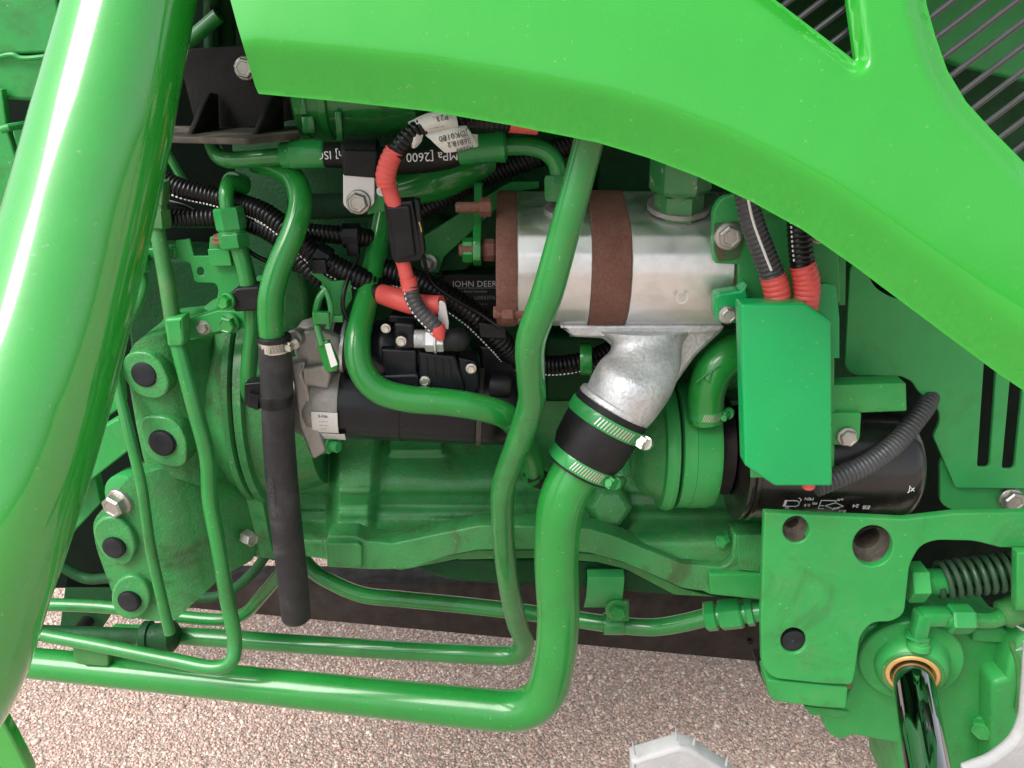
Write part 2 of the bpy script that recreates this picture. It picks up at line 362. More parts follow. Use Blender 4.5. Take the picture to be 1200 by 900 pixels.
def relief(name, outline, dfun, m, parent=None, holes=(), step=6, thick=.003, back=None):
    polys = [dens(outline, step)]+[dens(h, step*.7) for h in holes]
    xs = [p[0] for p in polys[0]]; ys = [p[1] for p in polys[0]]
    gx, gy = np.meshgrid(np.arange(min(xs), max(xs), step), np.arange(min(ys), max(ys), step)); gx = gx.ravel(); gy = gy.ravel()
    ok = inside(gx, gy, polys[0]) & (seg_dist(gx, gy, polys[0], True) > step*.6)
    for h in polys[1:]: ok &= ~inside(gx, gy, h) & (seg_dist(gx, gy, h, True) > step*.5)
    pts = [Vector(p) for q in polys for p in q]; edges = []; k = 0; loops = []
    for q in polys:
        n = len(q); edges += [(k+i, k+(i+1) % n) for i in range(n)]; loops.append(list(range(k, k+n))); k += n
    pts += [Vector(p) for p in zip(gx[ok].tolist(), gy[ok].tolist())]
    v2, e2, f2, *_ = delaunay_2d_cdt(pts, edges, [], 0, 1e-5)
    x = np.array([v.x for v in v2]); y = np.array([v.y for v in v2]); F = np.array([f for f in f2 if len(f) == 3])
    cx = x[F].mean(1); cy = y[F].mean(1); keep = inside(cx, cy, polys[0])
    for h in polys[1:]: keep &= ~inside(cx, cy, h)
    F = F[keep]; N = len(x)
    A = Pn(x, y, dfun(x, y)); ux = Pn(x+.7, y, dfun(x+.7, y))-Pn(x-.7, y, dfun(x-.7, y)); uy = Pn(x, y+.7, dfun(x, y+.7))-Pn(x, y-.7, dfun(x, y-.7))
    nr = np.cross(ux, uy); nr /= np.linalg.norm(nr, axis=1, keepdims=True); nr[nr[:, 1] > 0] *= -1
    B = A-nr*thick
    if back is not None: B = A.copy(); B[:, 1] = np.maximum(back, A[:, 1]+.004)
    verts = [A, B]; norms = [nr, -nr]; faces = []
    fa = F.copy(); t = np.cross(A[fa[:, 1]]-A[fa[:, 0]], A[fa[:, 2]]-A[fa[:, 0]]); bad = (t*nr[fa[:, 0]]).sum(1) < 0
    fa[bad] = fa[bad][:, ::-1]; faces += fa.tolist()+(fa[:, ::-1]+N).tolist()
    base = 2*N
    ecount = {}
    for f in fa.tolist():
        for i in range(3):
            a, b = f[i], f[(i+1) % 3]; ecount[(a, b)] = 1
    for (a, b) in list(ecount):
        if (b, a) in ecount: continue
        q = np.array([A[a], A[b], B[b], B[a]]); nn = np.cross(q[2]-q[0], q[1]-q[0]); l = np.linalg.norm(nn)
        nn = nn/l if l > 1e-12 else np.array([0, 0, -1.]); verts.append(q); norms.append(np.repeat(-nn[None], 4, 0) if False else np.repeat(nn[None], 4, 0))
        faces.append((base, base+3, base+2, base+1)); base += 4
    V = np.concatenate(verts); NR = np.concatenate(norms)
    me = bpy.data.meshes.new(name); me.from_pydata(V.tolist(), [], faces); me.update()
    me.polygons.foreach_set('use_smooth', [True]*len(me.polygons))
    me.normals_split_custom_set_from_vertices(NR.tolist())
    return link(name, me, m, parent, 0)

# ------------------------------------------------------------------ small hardware
TOCAM = Vector((0, -1, .05))
def bolt(parent, x, y, d, r, m='zinc_bolt', n=None, flange=1.22, h=.75, name='bolt', rot=.3, washer=None):
    p = P(x, y, d); s = S(p)*r; n = (n or TOCAM).normalized(); b = MB()
    if flange: b.lathe(p-n*s*.25, n, [(-s*.1, s*flange), (s*.22, s*flange), (s*.34, s*flange*.93), (s*.40, s*.9)], 24)
    z = s*.1
    b.lathe(p, n, [(z, s), (z+s*h*.80, s), (z+s*h, s*.86), (z+s*h*1.0, s*.70), (z+s*h*.93, s*.62)], 6, rot=rot)
    o = b.build(name, m, parent, sharp=25)
    if washer: MB().lathe(p-n*s*.3, n, [(-s*.1, s*washer), (s*.1, s*washer)], 28).build('washer', m, o)
    return o
def hexnut(b, p, ax, r, length, rot=0.0, ch=.12):
    b.lathe(p, ax, [(0, r*(1-ch)), (length*ch, r), (length*(1-ch), r), (length, r*(1-ch))], 6, rot=rot)
def band(parent, p, ax, r, w, m='clamp_steel', screw=0.9, slots=True, screw_m=None, name='hose_clamp', sr=.30):
    """Worm-drive clamp round axis at p; screw = angle of the housing from the camera side."""
    a, e1, e2 = frame(ax); b = MB()
    b.lathe(p-a*w/2, a, [(0, r), (0, r*1.035), (w*.12, r*1.05), (w*.88, r*1.05), (w, r*1.035), (w, r)], 40, cap=False)
    sb = MB()
    if slots:
        for k in range(12):
            th = screw+.42+k*.085; q = p+(e1*math.cos(th)+e2*math.sin(th))*r*1.055; tn = (-e1*math.sin(th)+e2*math.cos(th))
            sb.box(q, (a*.9+tn*.25).normalized()*w*.36, (tn*.9-a*.25).normalized()*r*.016, (e1*math.cos(th)+e2*math.sin(th))*r*.012)
    o = b.build(name, m, parent)
    if slots: sb.build('band_slots', 'black_steel' if m == 'clamp_steel' else 'clamp_steel', o)
    rd = e1*math.cos(screw)+e2*math.sin(screw); tn = -e1*math.sin(screw)+e2*math.cos(screw)
    c = p+rd*r*1.14; s = MB(); sr_ = w*.52
    s.box(c-tn*w*.1, a*w*.42, tn*w*.5, rd*r*.09)
    s.lathe(c-tn*w*.95, tn, [(0, sr_*.8), (w*.08, sr_), (w*.5, sr_), (w*.5, sr_*.55), (w*1.6, sr_*.55)], 20)
    so = s.build('clamp_screw', screw_m or m, o, sharp=30)
    g = MB(); g.box(c-tn*w*.96, a*sr_*.85, rd*sr_*.14, tn*w*.02); g.build('screw_slot', 'dark_hole', o)
    return o

X = Vector((1, 0, 0)); Y = Vector((0, 1, 0)); Z = Vector((0, 0, 1))
# ================================================================== SETTING: paved ground
def ground_mat():
    m = bpy.data.materials.new('exposed_aggregate'); m.use_nodes = True; nt = m.node_tree; L = nt.links; b = nt.nodes['Principled BSDF']
    tc = nt.nodes.new('ShaderNodeTexCoord')
    v = _n(nt, 'ShaderNodeTexVoronoi', Scale=210.0); L.new(tc.outputs['Object'], v.inputs['Vector'])
    cr = nt.nodes.new('ShaderNodeValToRGB'); cr.color_ramp.interpolation = 'LINEAR'
    for i, (p_, c_) in enumerate([(0, (.34, .25, .21)), (.3, (.44, .33, .28)), (.6, (.52, .40, .34)), (.85, (.62, .52, .45)), (1, (.72, .64, .57))]):
        e = cr.color_ramp.elements[i] if i < 2 else cr.color_ramp.elements.new(p_); e.position = p_; e.color = (*c_, 1)
    sep = nt.nodes.new('ShaderNodeSeparateColor'); L.new(v.outputs['Color'], sep.inputs[0]); L.new(sep.outputs[0], cr.inputs[0])
    mr = nt.nodes.new('ShaderNodeMapRange'); mr.inputs['From Min'].default_value = .35; mr.inputs['From Max'].default_value = .75; mr.inputs['To Min'].default_value = 1; mr.inputs['To Max'].default_value = .75
    L.new(v.outputs['Distance'], mr.inputs['Value'])
    k = nt.nodes.new('ShaderNodeMix'); k.data_type = 'RGBA'; k.blend_type = 'MULTIPLY'; k.inputs[0].default_value = 1; L.new(cr.outputs[0], k.inputs[6]); L.new(mr.outputs[0], k.inputs[7])
    L.new(k.outputs[2], b.inputs['Base Color']); b.inputs['Roughness'].default_value = .85
    bp = nt.nodes.new('ShaderNodeBump'); bp.inputs['Strength'].default_value = .8; bp.inputs['Distance'].default_value = .004; bp.invert = True
    L.new(v.outputs['Distance'], bp.inputs['Height']); L.new(bp.outputs[0], b.inputs['Normal'])
    MATS['aggregate'] = m
    m = bpy.data.materials.new('stone_chip'); m.use_nodes = True; nt = m.node_tree; b = nt.nodes['Principled BSDF']; b.inputs['Roughness'].default_value = .8
    at = nt.nodes.new('ShaderNodeAttribute'); at.attribute_name = 'tone'; nt.links.new(at.outputs['Color'], b.inputs['Base Color']); MATS['stone_chip'] = m
ground_mat()
g = MB(); g.add([(-60, -60, 0), (60, -60, 0), (60, 60, 0), (-60, 60, 0)], [(0, 1, 2, 3)])
prop(g.build('ground', 'aggregate', sharp=0), 'pinkish beige exposed aggregate paving under the tractor', 'ground', kind='structure')
# loose-set stone chips: one mesh, real relief where the camera sees the paving
def chips():
    N = 95000; ph = (1+5**.5)/2
    ico = np.array([(-1, ph, 0), (1, ph, 0), (-1, -ph, 0), (1, -ph, 0), (0, -1, ph), (0, 1, ph), (0, -1, -ph), (0, 1, -ph), (ph, 0, -1), (ph, 0, 1), (-ph, 0, -1), (-ph, 0, 1)])/1.9
    fc = np.array([(0, 11, 5), (0, 5, 1), (0, 1, 7), (0, 7, 10), (0, 10, 11), (1, 5, 9), (5, 11, 4), (11, 10, 2), (10, 7, 6), (7, 1, 8), (3, 9, 4), (3, 4, 2), (3, 2, 6), (3, 6, 8), (3, 8, 9), (4, 9, 5), (2, 4, 11), (6, 2, 10), (8, 6, 7), (9, 8, 1)])
    px = rng.uniform(-1.2, 1.2, N); py = rng.uniform(.18, 1.08, N)
    s = rng.gamma(4, .00030, N)+.0009
    V = ico[None]*(1+rng.uniform(-.28, .28, (N, 12, 1)))*np.stack([rng.uniform(.7, 1.35, N), rng.uniform(.7, 1.35, N), rng.uniform(.45, .8, N)], -1)[:, None]*s[:, None, None]
    a = rng.uniform(0, 6.28, N); c, q = np.cos(a)[:, None], np.sin(a)[:, None]
    V = np.stack([V[..., 0]*c-V[..., 1]*q, V[..., 0]*q+V[..., 1]*c, V[..., 2]], -1)
    V += np.stack([px, py, s*.15], -1)[:, None]
    F = fc[None]+(np.arange(N)*12)[:, None, None]
    me = bpy.data.meshes.new('chips'); me.vertices.add(N*12); me.vertices.foreach_set('co', V.ravel())
    me.loops.add(N*60); me.loops.foreach_set('vertex_index', F.ravel().astype(np.int32)); me.polygons.add(N*20)
    me.polygons.foreach_set('loop_start', np.arange(0, N*60, 3, dtype=np.int32)); me.update(calc_edges=True)
    pal = np.array([(.34, .21, .175), (.42, .285, .235), (.28, .17, .145), (.52, .39, .325), (.70, .60, .52), (.40, .285, .24), (.30, .215, .18), (.46, .315, .265), (.62, .485, .405)])
    tone = np.clip((pal*.62+pal.mean(0)*.38)[rng.integers(0, len(pal), N)]*rng.uniform(1.25, 1.55, (N, 1)), 0, .85)
    ca = me.color_attributes.new('tone', 'FLOAT_COLOR', 'POINT'); col = np.ones((N, 12, 4), np.float32); col[..., :3] = tone[:, None]
    ca.data.foreach_set('color', col.ravel())
    prop(link('stone_chips', me, 'stone_chip', None, 0), 'small pink and white stone chips bedded in the paving', 'stones', kind='stuff')
chips()

# ================================================================== HOOD
low = [(303, 110), (400, 119), (500, 130), (600, 147), (700, 167), (760, 185), (820, 208), (880, 236), (940, 269), (1000, 311), (1060, 356), (1120, 401), (1170, 438), (1230, 478)]
lows = [(v[0], v[1]) for v in low]
hood_out = [(262, -30), (278, 30), (299, 101)]+lows+[(1260, 480), (1260, -60), (262, -60)]
open1 = rpoly([(880, -22), (1003, 72, 5), (990, -22)])
open2 = rpoly([(1080, -40), (1086, 6), (1096, 42), (1110, 82), (1132, 119), (1162, 152), (1215, 205), (1245, 240), (1245, -40)])
def hood_d(x, y):
    s = seg_dist(x, y, lows); px = .00062
    w = 62.0; k = 5.0
    inward = k*np.log1p(np.exp((w-s)/k))*.52                       # below the crease the panel turns in
    lip = np.maximum(0, 9-s)**2*.05
    up = .00040*np.maximum(0, s-90)**2+.20*s
    lf = np.maximum(0, 310-x)*0.0+ .0006*np.maximum(0, 420-x)**2*.4
    le = np.maximum(0, 14-seg_dist(x, y, [(262, -60), (278, 30), (303, 110)]))**2*.022
    h1 = seg_dist(x, y, open1, True); h2 = seg_dist(x, y, open2, True)
    ch = 2.2*np.log1p(np.exp((24-h2)/2.2))*.75+1.6*np.log1p(np.exp((17-h1)/1.6))*1.3
    return -.185+px*(inward+up+lf+ch)
hood = thing('hood', 'glossy bright green curved engine hood panel with slotted side grille', 'hood', (700, 60, -.15))
relief('side_panel', hood_out, hood_d, 'hood_paint', hood, holes=[open1, open2], step=5, thick=.0035)
# unseen hood top above the frame, added to shade the engine bay
zt = Zof(-60, -.13)
MB().add([(-.42, -.12, zt), (.72, -.12, zt), (.72, -.05, zt+.07), (-.42, -.05, zt+.07), (.72, .62, zt+.07), (-.42, .62, zt+.07)], [(0, 1, 2, 3), (3, 2, 4, 5)]).build('top_panel', 'hood_paint', hood)
grille = thing('side_grille', 'dark wire grille of slanted rods behind the hood openings', 'grille', (1120, 90, -.1))
for c in [(y0) for y0 in range(-5, 18)]:
    # rods: y = yc - .76 (x - 1100)
    yc = -190+c*29
    xa = 885; xb = 1225
    pb = P(xb, yc-.76*(xb-1100), -.118)
    if yc-.76*(1225-1100) > 215: continue
    while yc-.76*(xa-1100) > np.interp(xa, [p_[0] for p_ in low], [p_[1] for p_ in low])-45: xa += 5
    if xa > 1190: continue
    pa = P(xa, yc-.76*(xa-1100), -.118)
    MB().tube([pa, pb], .0023, 10).build('rod', 'grille_steel', grille)
rb = thing('radiator_shroud', 'dark green shroud panel seen through the hood grille', 'shroud', (1120, 60, .1))
plate('panel', [(1040, -80), (1300, -80), (1300, 100), (1225, 100, 20), (1130, 78, 14), (1040, 40)], .02, .03, 'satin_plate', rb, bev=.006)
plate('back_wall', [(860, -90), (1330, -90), (1330, 330), (1100, 330), (860, 200)], .12, .03, 'shaded_cast', rb, bev=.004)

# ================================================================== LOADER MAST (nearest, left)
mast = thing('loader_mast', 'thick shiny green loader mast tube slanting across the left edge', 'tube', (40, 600, -.27))
mp = [(178, -90, -.12, 66), (155, 0, -.14, 69), (120, 150, -.175, 76), (82, 300, -.21, 81), (38, 460, -.255, 86), (-6, 600, -.295, 88), (-38, 690, -.315, 89), (-75, 790, -.34, 92), (-150, 900, -.36, 94)]
pipe('mast_tube', mp, 'mast_paint', mast, seg=48)
lb = thing('loader_bracket', 'flat green loader bracket plate at the lower left corner', 'bracket', (10, 900, -.28))
plate('bracket_plate', [(-60, 800), (-2, 838), (14, 866), (34, 905), (40, 960), (-60, 960)], -.25, .012, 'mast_paint', lb, bev=.002)

# ================================================================== CAB FRAME PIECES left of the mast
cb = thing('cab_frame_box', 'green welded box section behind the mast at upper left', 'frame', (30, 110, .15))
plate('box_face', [(-60, -60), (60, -60), (72, 40), (66, 62), (-60, 66)], .14, .16, 'plate_paint', cb, bev=.003)
plate('lower_face', [(-60, 66), (66, 63), (62, 100, 10), (48, 119, 12), (10, 117), (-60, 100)], .143, .14, 'plate_paint', cb, bev=.004)
MB().tube(spl([(-10, 69, .139), (15, 64, .137), (25, 68, .137), (64, 65, .139)]), .0025, 8).build('weld_bead', 'plate_paint', cb)
cs = thing('cab_step_panel', 'green bent sheet panel below the box section on the left', 'panel', (20, 250, .2))
plate('sheet', [(-60, 90), (2, 105), (8, 150), (20, 190), (26, 222), (14, 262), (-60, 200)], .13, .01, 'plate_paint', cs, bev=.002)
plate('side_sheet', [(14, 148), (55, 142), (60, 240), (30, 300), (20, 220)], .2, .01, 'satin_plate', cs, bev=.002)
MB().tube(W([(41, 119, .19), (38, 132, .185), (31, 147, .18)]), .003, 10).build('rod', 'plate_paint', cs)
MB().tube(W([(2, 152, .125), (8, 150, .125), (45, 143, .16)]), .004, 10).build('weld_bead', 'plate_paint', cs)

# ================================================================== BACKGROUND MACHINERY (dark)
eb = thing('engine_block', 'green painted cast iron engine block behind pump and starter', 'engine', (620, 660, .15))
# main wall behind everything
bw = MB(); x0, x1 = Xof(325, 400, .3), Xof(985, 400, .3)
bw.box(Vector(((x0+x1)/2, .29, (Zof(60, .2)+Zof(640, .2))/2)), X*((x1-x0)/2), Y*.09, Z*((Zof(60, .2)-Zof(640, .2))/2)); bw.build('block_wall', 'shaded_cast', eb, bev=.006)
# ribs and bosses on the upper wall
for (xa, ya, xb, yb, dd) in [(430, 255, 520, 375, .17), (600, 95, 690, 240, .165), (700, 150, 860, 240, .17), (640, 395, 735, 470, .165), (520, 320, 610, 400, .17)]:
    plate('boss', [(xa, ya, 10), (xb, ya, 10), (xb, yb, 10), (xa, yb, 10)], dd, .05, 'shaded_cast', eb, bev=.005)

def cast_d(x, y):
    d = .135-.055*ss(500, 574, y)                         # top shelf slopes out towards us
    d = d+.004*ss(576, 582, y)-.010*ss(592, 604, y)-.035*ss(604, 640, y)
    lft = ss(452, 436, x+.08*(y-520))
    d = d-lft*(.030*ss(640, 480, y)+.004)
    far = ss(398, 384, x+.03*(y-560)); d = d+far*.035
    d = d-lft*(1-far)*.006*ss(568, 576, y)*ss(640, 600, y)
    # raised pad under the starter
    pad = ss(454, 458, x)*ss(522, 518, x)*ss(534, 530, y); d = d-pad*.020
    # right side: recess and sloping cheek
    rr = ss(600, 650, x); d = d+rr*.018*ss(640, 560, y)
    ck = ss(728, 742, x-.15*(y-600)); d = d-ck*.010*ss(520, 620, y)
    rec = ss(766, 772, x)*0
    rib = ss(638, 646, x)*ss(664, 656, x); d = d-rib*.014*ss(560, 580, y)
    return d+.045+.0012*np.sin(x*.05)*np.cos(y*.07)
relief('crankcase_side', rpoly([(348, 470), (905, 470), (905, 668), (800, 672), (700, 650), (560, 650), (470, 668), (348, 650)]), cast_d, 'cast_paint', eb, step=4, back=.26)
# machined bottom flange with its bright edge
fl = [(383, 628, 3), (416, 628, 4), (428, 634), (460, 637, 3), (562, 616, 8), (642, 617), (690, 620), (716, 627, 6), (800, 661, 4), (848, 665, 6), (858, 657, 5), (860, 627, 3), (897, 626), (897, 703), (832, 697), (824, 693, 3), (800, 690, 6), (772, 677), (730, 659, 8), (690, 648), (640, 644), (560, 645, 6), (525, 652), (482, 667, 6), (440, 668), (383, 665, 3)]
plate('bottom_flange', fl, .062, .03, 'cast_paint', eb, bev=.0022)
plate('corner_pad', [(382, 637, 4), (420, 637, 3), (424, 641), (424, 666), (384, 665, 3)], .055, .01, 'cast_paint', eb, bev=.002)
plate('corner_pad', [(831, 673, 3), (897, 674), (897, 704), (833, 697, 3)], .053, .012, 'plate_paint', eb, bev=.002)
plate('end_block', [(864, 628, 2), (897, 627), (897, 672), (866, 668)], .057, .01, 'cast_paint', eb, bev=.0015)
bolt(eb, 850, 632, .07, 8.5, 'fitting_paint', n=Vector((-.75, -.6, 0)), flange=0, h=1.1, rot=.1)
# hexagonal core boss behind the coupling
b = MB(); pc = P(712, 590, .12); b.lathe(pc, Vector((0, -.9, .25)), [(0, .030), (.012, .030), (.02, .026), (.026, .02)], 6, rot=.5); b.build('core_boss', 'cast_paint', eb, bev=.002)
plate('side_lug', [(655, 575, 4), (735, 560, 6), (738, 610, 6), (700, 622), (655, 612)], .14, .05, 'cast_paint', eb, bev=.004)
# upper block piece left of the starter neck
plate('upper_lug', [(332, 300), (350, 300, 4), (360, 345), (363, 385), (340, 392), (328, 380)], .11, .06, 'cast_paint', eb, bev=.006)
MB().lathe(P(560, 400, .16), Vector((.2, -1, 0)), [(0, .02), (.01, .02), (.012, .017), (.012, .011), (.004, .011)], 28).build('core_plug', 'shaded_cast', eb)

op = thing('oil_pan', 'dark green oil pan hanging under the crankcase flange', 'oil pan', (650, 690, .1))
plate('pan', [(476, 660), (520, 655), (900, 660), (900, 706), (800, 700), (700, 692), (640, 688), (540, 683, 10), (505, 676, 16)], .095, .25, 'shaded_cast', op, bev=.006)
plate('gasket_rail', [(522, 652), (560, 645), (640, 645), (700, 650), (740, 662), (800, 690), (840, 700), (790, 697), (735, 668), (700, 659), (640, 654), (540, 656)], .082, .05, 'dusty_pipe', op, bev=.0012)

rl = thing('chassis_rail', 'dark brown chassis rail running low behind the oil pan', 'rail', (600, 740, .4))
pl = MB()
za, zb = P(170, 690, .44), P(910, 776, .30)
pl.add([P(150, 682, .46), P(920, 690, .30), P(920, 779, .30), P(150, 706, .46)], [(0, 1, 2, 3)])
r_ = []
for q in [P(150, 680, .46), P(925, 690, .30), P(925, 779, .30), P(150, 706, .46)]: r_.append(q)
pl = MB().add(r_+[q+Vector((.02, .05, 0)) for q in r_], [(0, 1, 2, 3), (7, 6, 5, 4), (0, 4, 5, 1), (1, 5, 6, 2), (2, 6, 7, 3), (3, 7, 4, 0)]); pl.build('rail_web', 'rail_brown', rl, bev=.002)
MB().lathe(P(879, 752, .305), Vector((0, -1, 0)), [(-.01, .004), (.002, .004)], 14).build('rivet', 'dark_hole', rl)

# ================================================================== BELL HOUSING (left)
bh = thing('bell_housing', 'green cast bell housing with ribbed flange left of the starter', 'housing', (230, 690, .15))
cz = Zof(455, .19); cy = .19
def rx(px, d=.06): return Xof(px, 455, d)
def barrel(name, xa, xb, prof, m):
    b = MB(); o = Vector((rx(xa), cy, cz)); L_ = rx(xb)-rx(xa)
    return b.lathe(o, X, [(t*L_, r) for t, r in prof], 72).build(name, m, bh)
barrel('rear_barrel', 140, 206, [(0, .085), (.2, .098), (.8, .104), (1, .102)], 'cast_paint')
barrel('barrel', 205, 258, [(0, .10), (.05, .112), (.45, .122), (.8, .130), (1, .134)], 'cast_paint')
barrel('flange', 257, 268, [(0, .132), (.15, .141), (.8, .141), (1, .137)], 'cast_paint')
barrel('joint', 267.5, 271.5, [(0, .133), (1, .133)], 'rail_brown')
barrel('flange', 271, 284, [(0, .138), (.15, .143), (.85, .143), (1, .137)], 'cast_paint')
barrel('barrel', 284, 352, [(0, .134), (.25, .133), (.6, .126), (1, .118)], 'cast_paint')
# straight flange legs going down to the bottom of the housing
plate('flange_leg', [(283, 545), (300, 548), (318, 640), (323, 656, 3), (300, 653, 3), (283, 560)], .10, .05, 'cast_paint', bh, bev=.002)
plate('flange_leg', [(303, 550), (318, 552), (330, 640), (328, 662), (326, 655), (318, 640)], .115, .05, 'cast_paint', bh, bev=.002)
plate('rear_wall', [(140, 300, 10), (345, 310), (352, 560), (330, 660), (230, 640), (170, 560)], .24, .1, 'shaded_cast', bh, bev=.005)
plate('rib_step', [(262, 532), (285, 540), (296, 600), (282, 600), (262, 552)], .105, .03, 'cast_paint', bh, bev=.003)
bolt(bh, 287, 628, .08, 9, 'zinc_bolt', n=Vector((.8, -.6, .0)), flange=0, h=1.6)
# boss casting with two pads
boss = thing('axle_boss', 'green cast boss with two round grey plugs beside the mast', 'casting', (190, 545, .06))
def boss_d(x, y):
    ax = 168+.17*(y-430); w = (x-ax)
    return .037+.0000125*np.maximum(0, w)**2*.62+.00003*np.maximum(0, -w-14)**2
relief('boss_body', rpoly([(147, 425, 8), (158, 398, 18), (205, 388, 12), (243, 400), (262, 560), (236, 570), (205, 560), (170, 546, 10), (160, 500)]), boss_d, 'cast_paint', boss, step=5, back=.14)
plate('pad', [(142, 432, 6), (147, 417, 8), (160, 412, 6), (178, 413, 10), (193, 428, 10), (201, 447, 6), (199, 461, 8), (186, 468, 6), (166, 466, 12), (149, 452, 10)], .030, .03, 'cast_paint', boss, bev=.0022, tilt=(0, -.10))
plate('pad', [(163, 497, 8), (170, 489, 8), (196, 488, 12), (213, 498, 10), (221, 515, 6), (222, 541, 6), (212, 548, 5), (190, 547, 14), (171, 534, 10)], .032, .03, 'cast_paint', boss, bev=.0022, tilt=(0, -.10))
for (x, y) in ((169, 438), (190, 519)):
    p = P(x, y, .031); s = S(p)
    MB().lathe(p, Vector((-.10, -1, .05)), [(-.004, s*16.5), (.0004, s*16.5), (.0004, s*15.2), (.0022, s*14.8), (.003, s*13)], 32).build('plug', 'plug_grey', boss)
# lower cast foot
lf = thing('transmission_foot', 'green cast lower housing with two dark plugs near the ground', 'casting', (190, 735, .05))
def foot_d(x, y):
    s = seg_dist(x, y, [(118, 600), (135, 640), (152, 705), (165, 740)])
    return .018+.0000105*np.maximum(0, s-26)**2*.42
relief('foot_body', rpoly([(108, 610, 14), (125, 592, 10), (150, 560, 8), (205, 545, 10), (290, 560, 10), (300, 610), (298, 655, 6), (260, 676), (205, 727), (180, 728, 20), (146, 722, 12), (130, 690), (112, 640, 12)]), foot_d, 'cast_paint', lf, step=5, back=.20)
for pts, c in (([(107, 622, 10), (116, 608, 10), (135, 604, 10), (155, 622, 12), (160, 645, 8), (152, 662, 8), (138, 665, 8), (118, 650, 14)], (133, 642)), (circ(153, 701, 23, 26, rot=.3), (151, 705))):
    plate('pad', pts, .010, .035, 'cast_paint', lf, bev=.003)
    p = P(*c, .0075); s = S(p)
    MB().lathe(p, Vector((-.12, -1, .05)), [(-.004, s*13.5), (.0008, s*13.5), (.0008, s*12.4), (.0018, s*12), (.0024, s*10.5)], 30).build('plug', 'plug_grey', lf)
# flat bars and big bolt
fb = thing('cab_mount_bracket', 'green flat cab mount bars with large zinc bolt beside mast', 'bracket', (110, 560, .05))
plate('upper_plate', [(95, 400), (127, 412, 6), (139, 450), (142, 478, 6), (100, 508), (60, 520), (60, 420)], .075, .02, 'plate_paint', fb, bev=.002)
plate('lower_bar', [(60, 540), (103, 511, 4), (140, 489, 8), (154, 526, 5), (86, 579), (60, 600)], .045, .02, 'plate_paint', fb, bev=.002)
plate('gusset', [(60, 560), (112, 560), (118, 590), (85, 625), (60, 660)], .07, .015, 'satin_plate', fb, bev=.002)
MB().box(P(118, 505, .055), (P(142, 490, .055)-P(100, 513, .055))*.5, Y*.008, Z*.0018).build('rubber_strip', 'rust_steel', fb)
bolt(fb, 139, 589, .02, 14.5, 'zinc_bolt', n=Vector((-.35, -.9, -.1)), flange=1.18, h=.8, rot=.15)
MB().lathe(P(152, 583, .04), Vector((-.3, -1, 0)), [(-.02, .03), (.005, .03)], 24).build('boss_seat', 'satin_plate', fb, bev=.002)

# dark clutter in the lower-left pocket
ds = thing('drive_shaft', 'dark drive shaft coupling low behind the lower left pipes', 'shaft', (190, 748, .3))
MB().tube(W([(30, 741, .17), (170, 746, .15)]), .011, 20).build('shaft', 'shaded_cast', ds)
o_ = P(166, 746, .145); MB().lathe(o_, X, [(0, .017), (.003, .021), (.012, .021), (.013, .018), (.028, .018), (.029, .022), (.042, .022), (.048, .015)], 28).build('coupling', 'shaded_cast', ds)
hb = thing('hanger_bracket', 'dark hanging bracket plate in the shadowed lower left pocket', 'bracket', (110, 740, .33))
plate('hanger', [(78, 672), (140, 676), (140, 705), (112, 748), (70, 735)], .36, .012, 'shaded_cast', hb, bev=.002)
MB().lathe(P(96, 737, .33), Vector((0, -1, .1)), [(-.02, .012), (.01, .012), (.014, .009)], 18).build('stud', 'black_steel', hb)
MB().tube(bend([(40, 640, .3), (70, 662, .3), (100, 680, .3), (140, 676, .28)], 30), .008, 14).build('cable', 'shaded_cast', hb)

# ================================================================== HYDRAULIC PUMP
pump = thing('hydraulic_pump', 'silver aluminium tandem hydraulic pump with rusty brown end plates', 'pump', (725, 385, .04))
prof = [(.095, 228), (.085, 222), (.018, 255), (.008, 262), (-.006, 276), (-.016, 298), (-.019, 322), (-.016, 346), (-.008, 364), (.004, 377), (.018, 383), (.09, 380)]
def sect(k=1.0, n=4):
    pts = []
    for (d, y) in prof: pts.append(Vector((0, d, Zof(y, d))))
    c = Vector((0, .045, Zof(305, .045))); pts = [c+(p-c)*k for p in pts]
    out = []
    for i, p in enumerate(pts):                           # round the corners a little
        a, c2 = pts[i-1], pts[(i+1) % len(pts)]
        for t in (0, .5, 1):
            q0 = p+(a-p)*.15; q1 = p+(c2-p)*.15; out.append(q0*(1-t)**2+p*2*t*(1-t)+q1*t*t)
    return out
def pump_slice(name, xa, xb, k, m, ch=.0015):
    wa, wb = Xof(xa, 320, -.018), Xof(xb, 320, -.018)
    def ring(x, kk): return [Vector((x, p.y, p.z)) for p in sect(kk)]
    return MB().rings([ring(wa, k-.02), ring(wa+ch, k), ring(wb-ch, k), ring(wb, k-.02)]).build(name, m, pump, sharp=28)
pump_slice('end_plate', 581, 606, 1.0, 'brown_iron', .004)
pump_slice('rear_body', 606, 695, .985, 'pump_aluminium')
pump_slice('centre_plate', 695, 740, 1.0, 'brown_iron', .0006)
pump_slice('front_body', 740, 862, .985, 'pump_aluminium')
pump_slice('front_plate', 862, 874, .97, 'brown_iron', .0006)
up = Vector((0, -.22, .97))
def port(x, y, d, r, name, parts, m):
    p = P(x, y, d); s = S(p); o = MB()
    o.lathe(p-up.normalized()*.002, up, [(0, s*r), (.0022, s*r), (.003, s*r*.94)], 30).build(name, 'pump_aluminium', pump)
MB().lathe(P(663, 243, .035), up, [(-.004, .021), (.0006, .021), (.0006, .018), (0, .016)], 30).build('port_ring', 'grey_cast', pump)
MB().lathe(P(795, 240, .035), up, [(-.004, .030), (.0006, .030), (.0006, .027), (0, .025)], 34).build('port_ring', 'grey_cast', pump)
b = MB(); upz = Vector((-.02, -.05, 1)); pp = P(795, 250, .03)
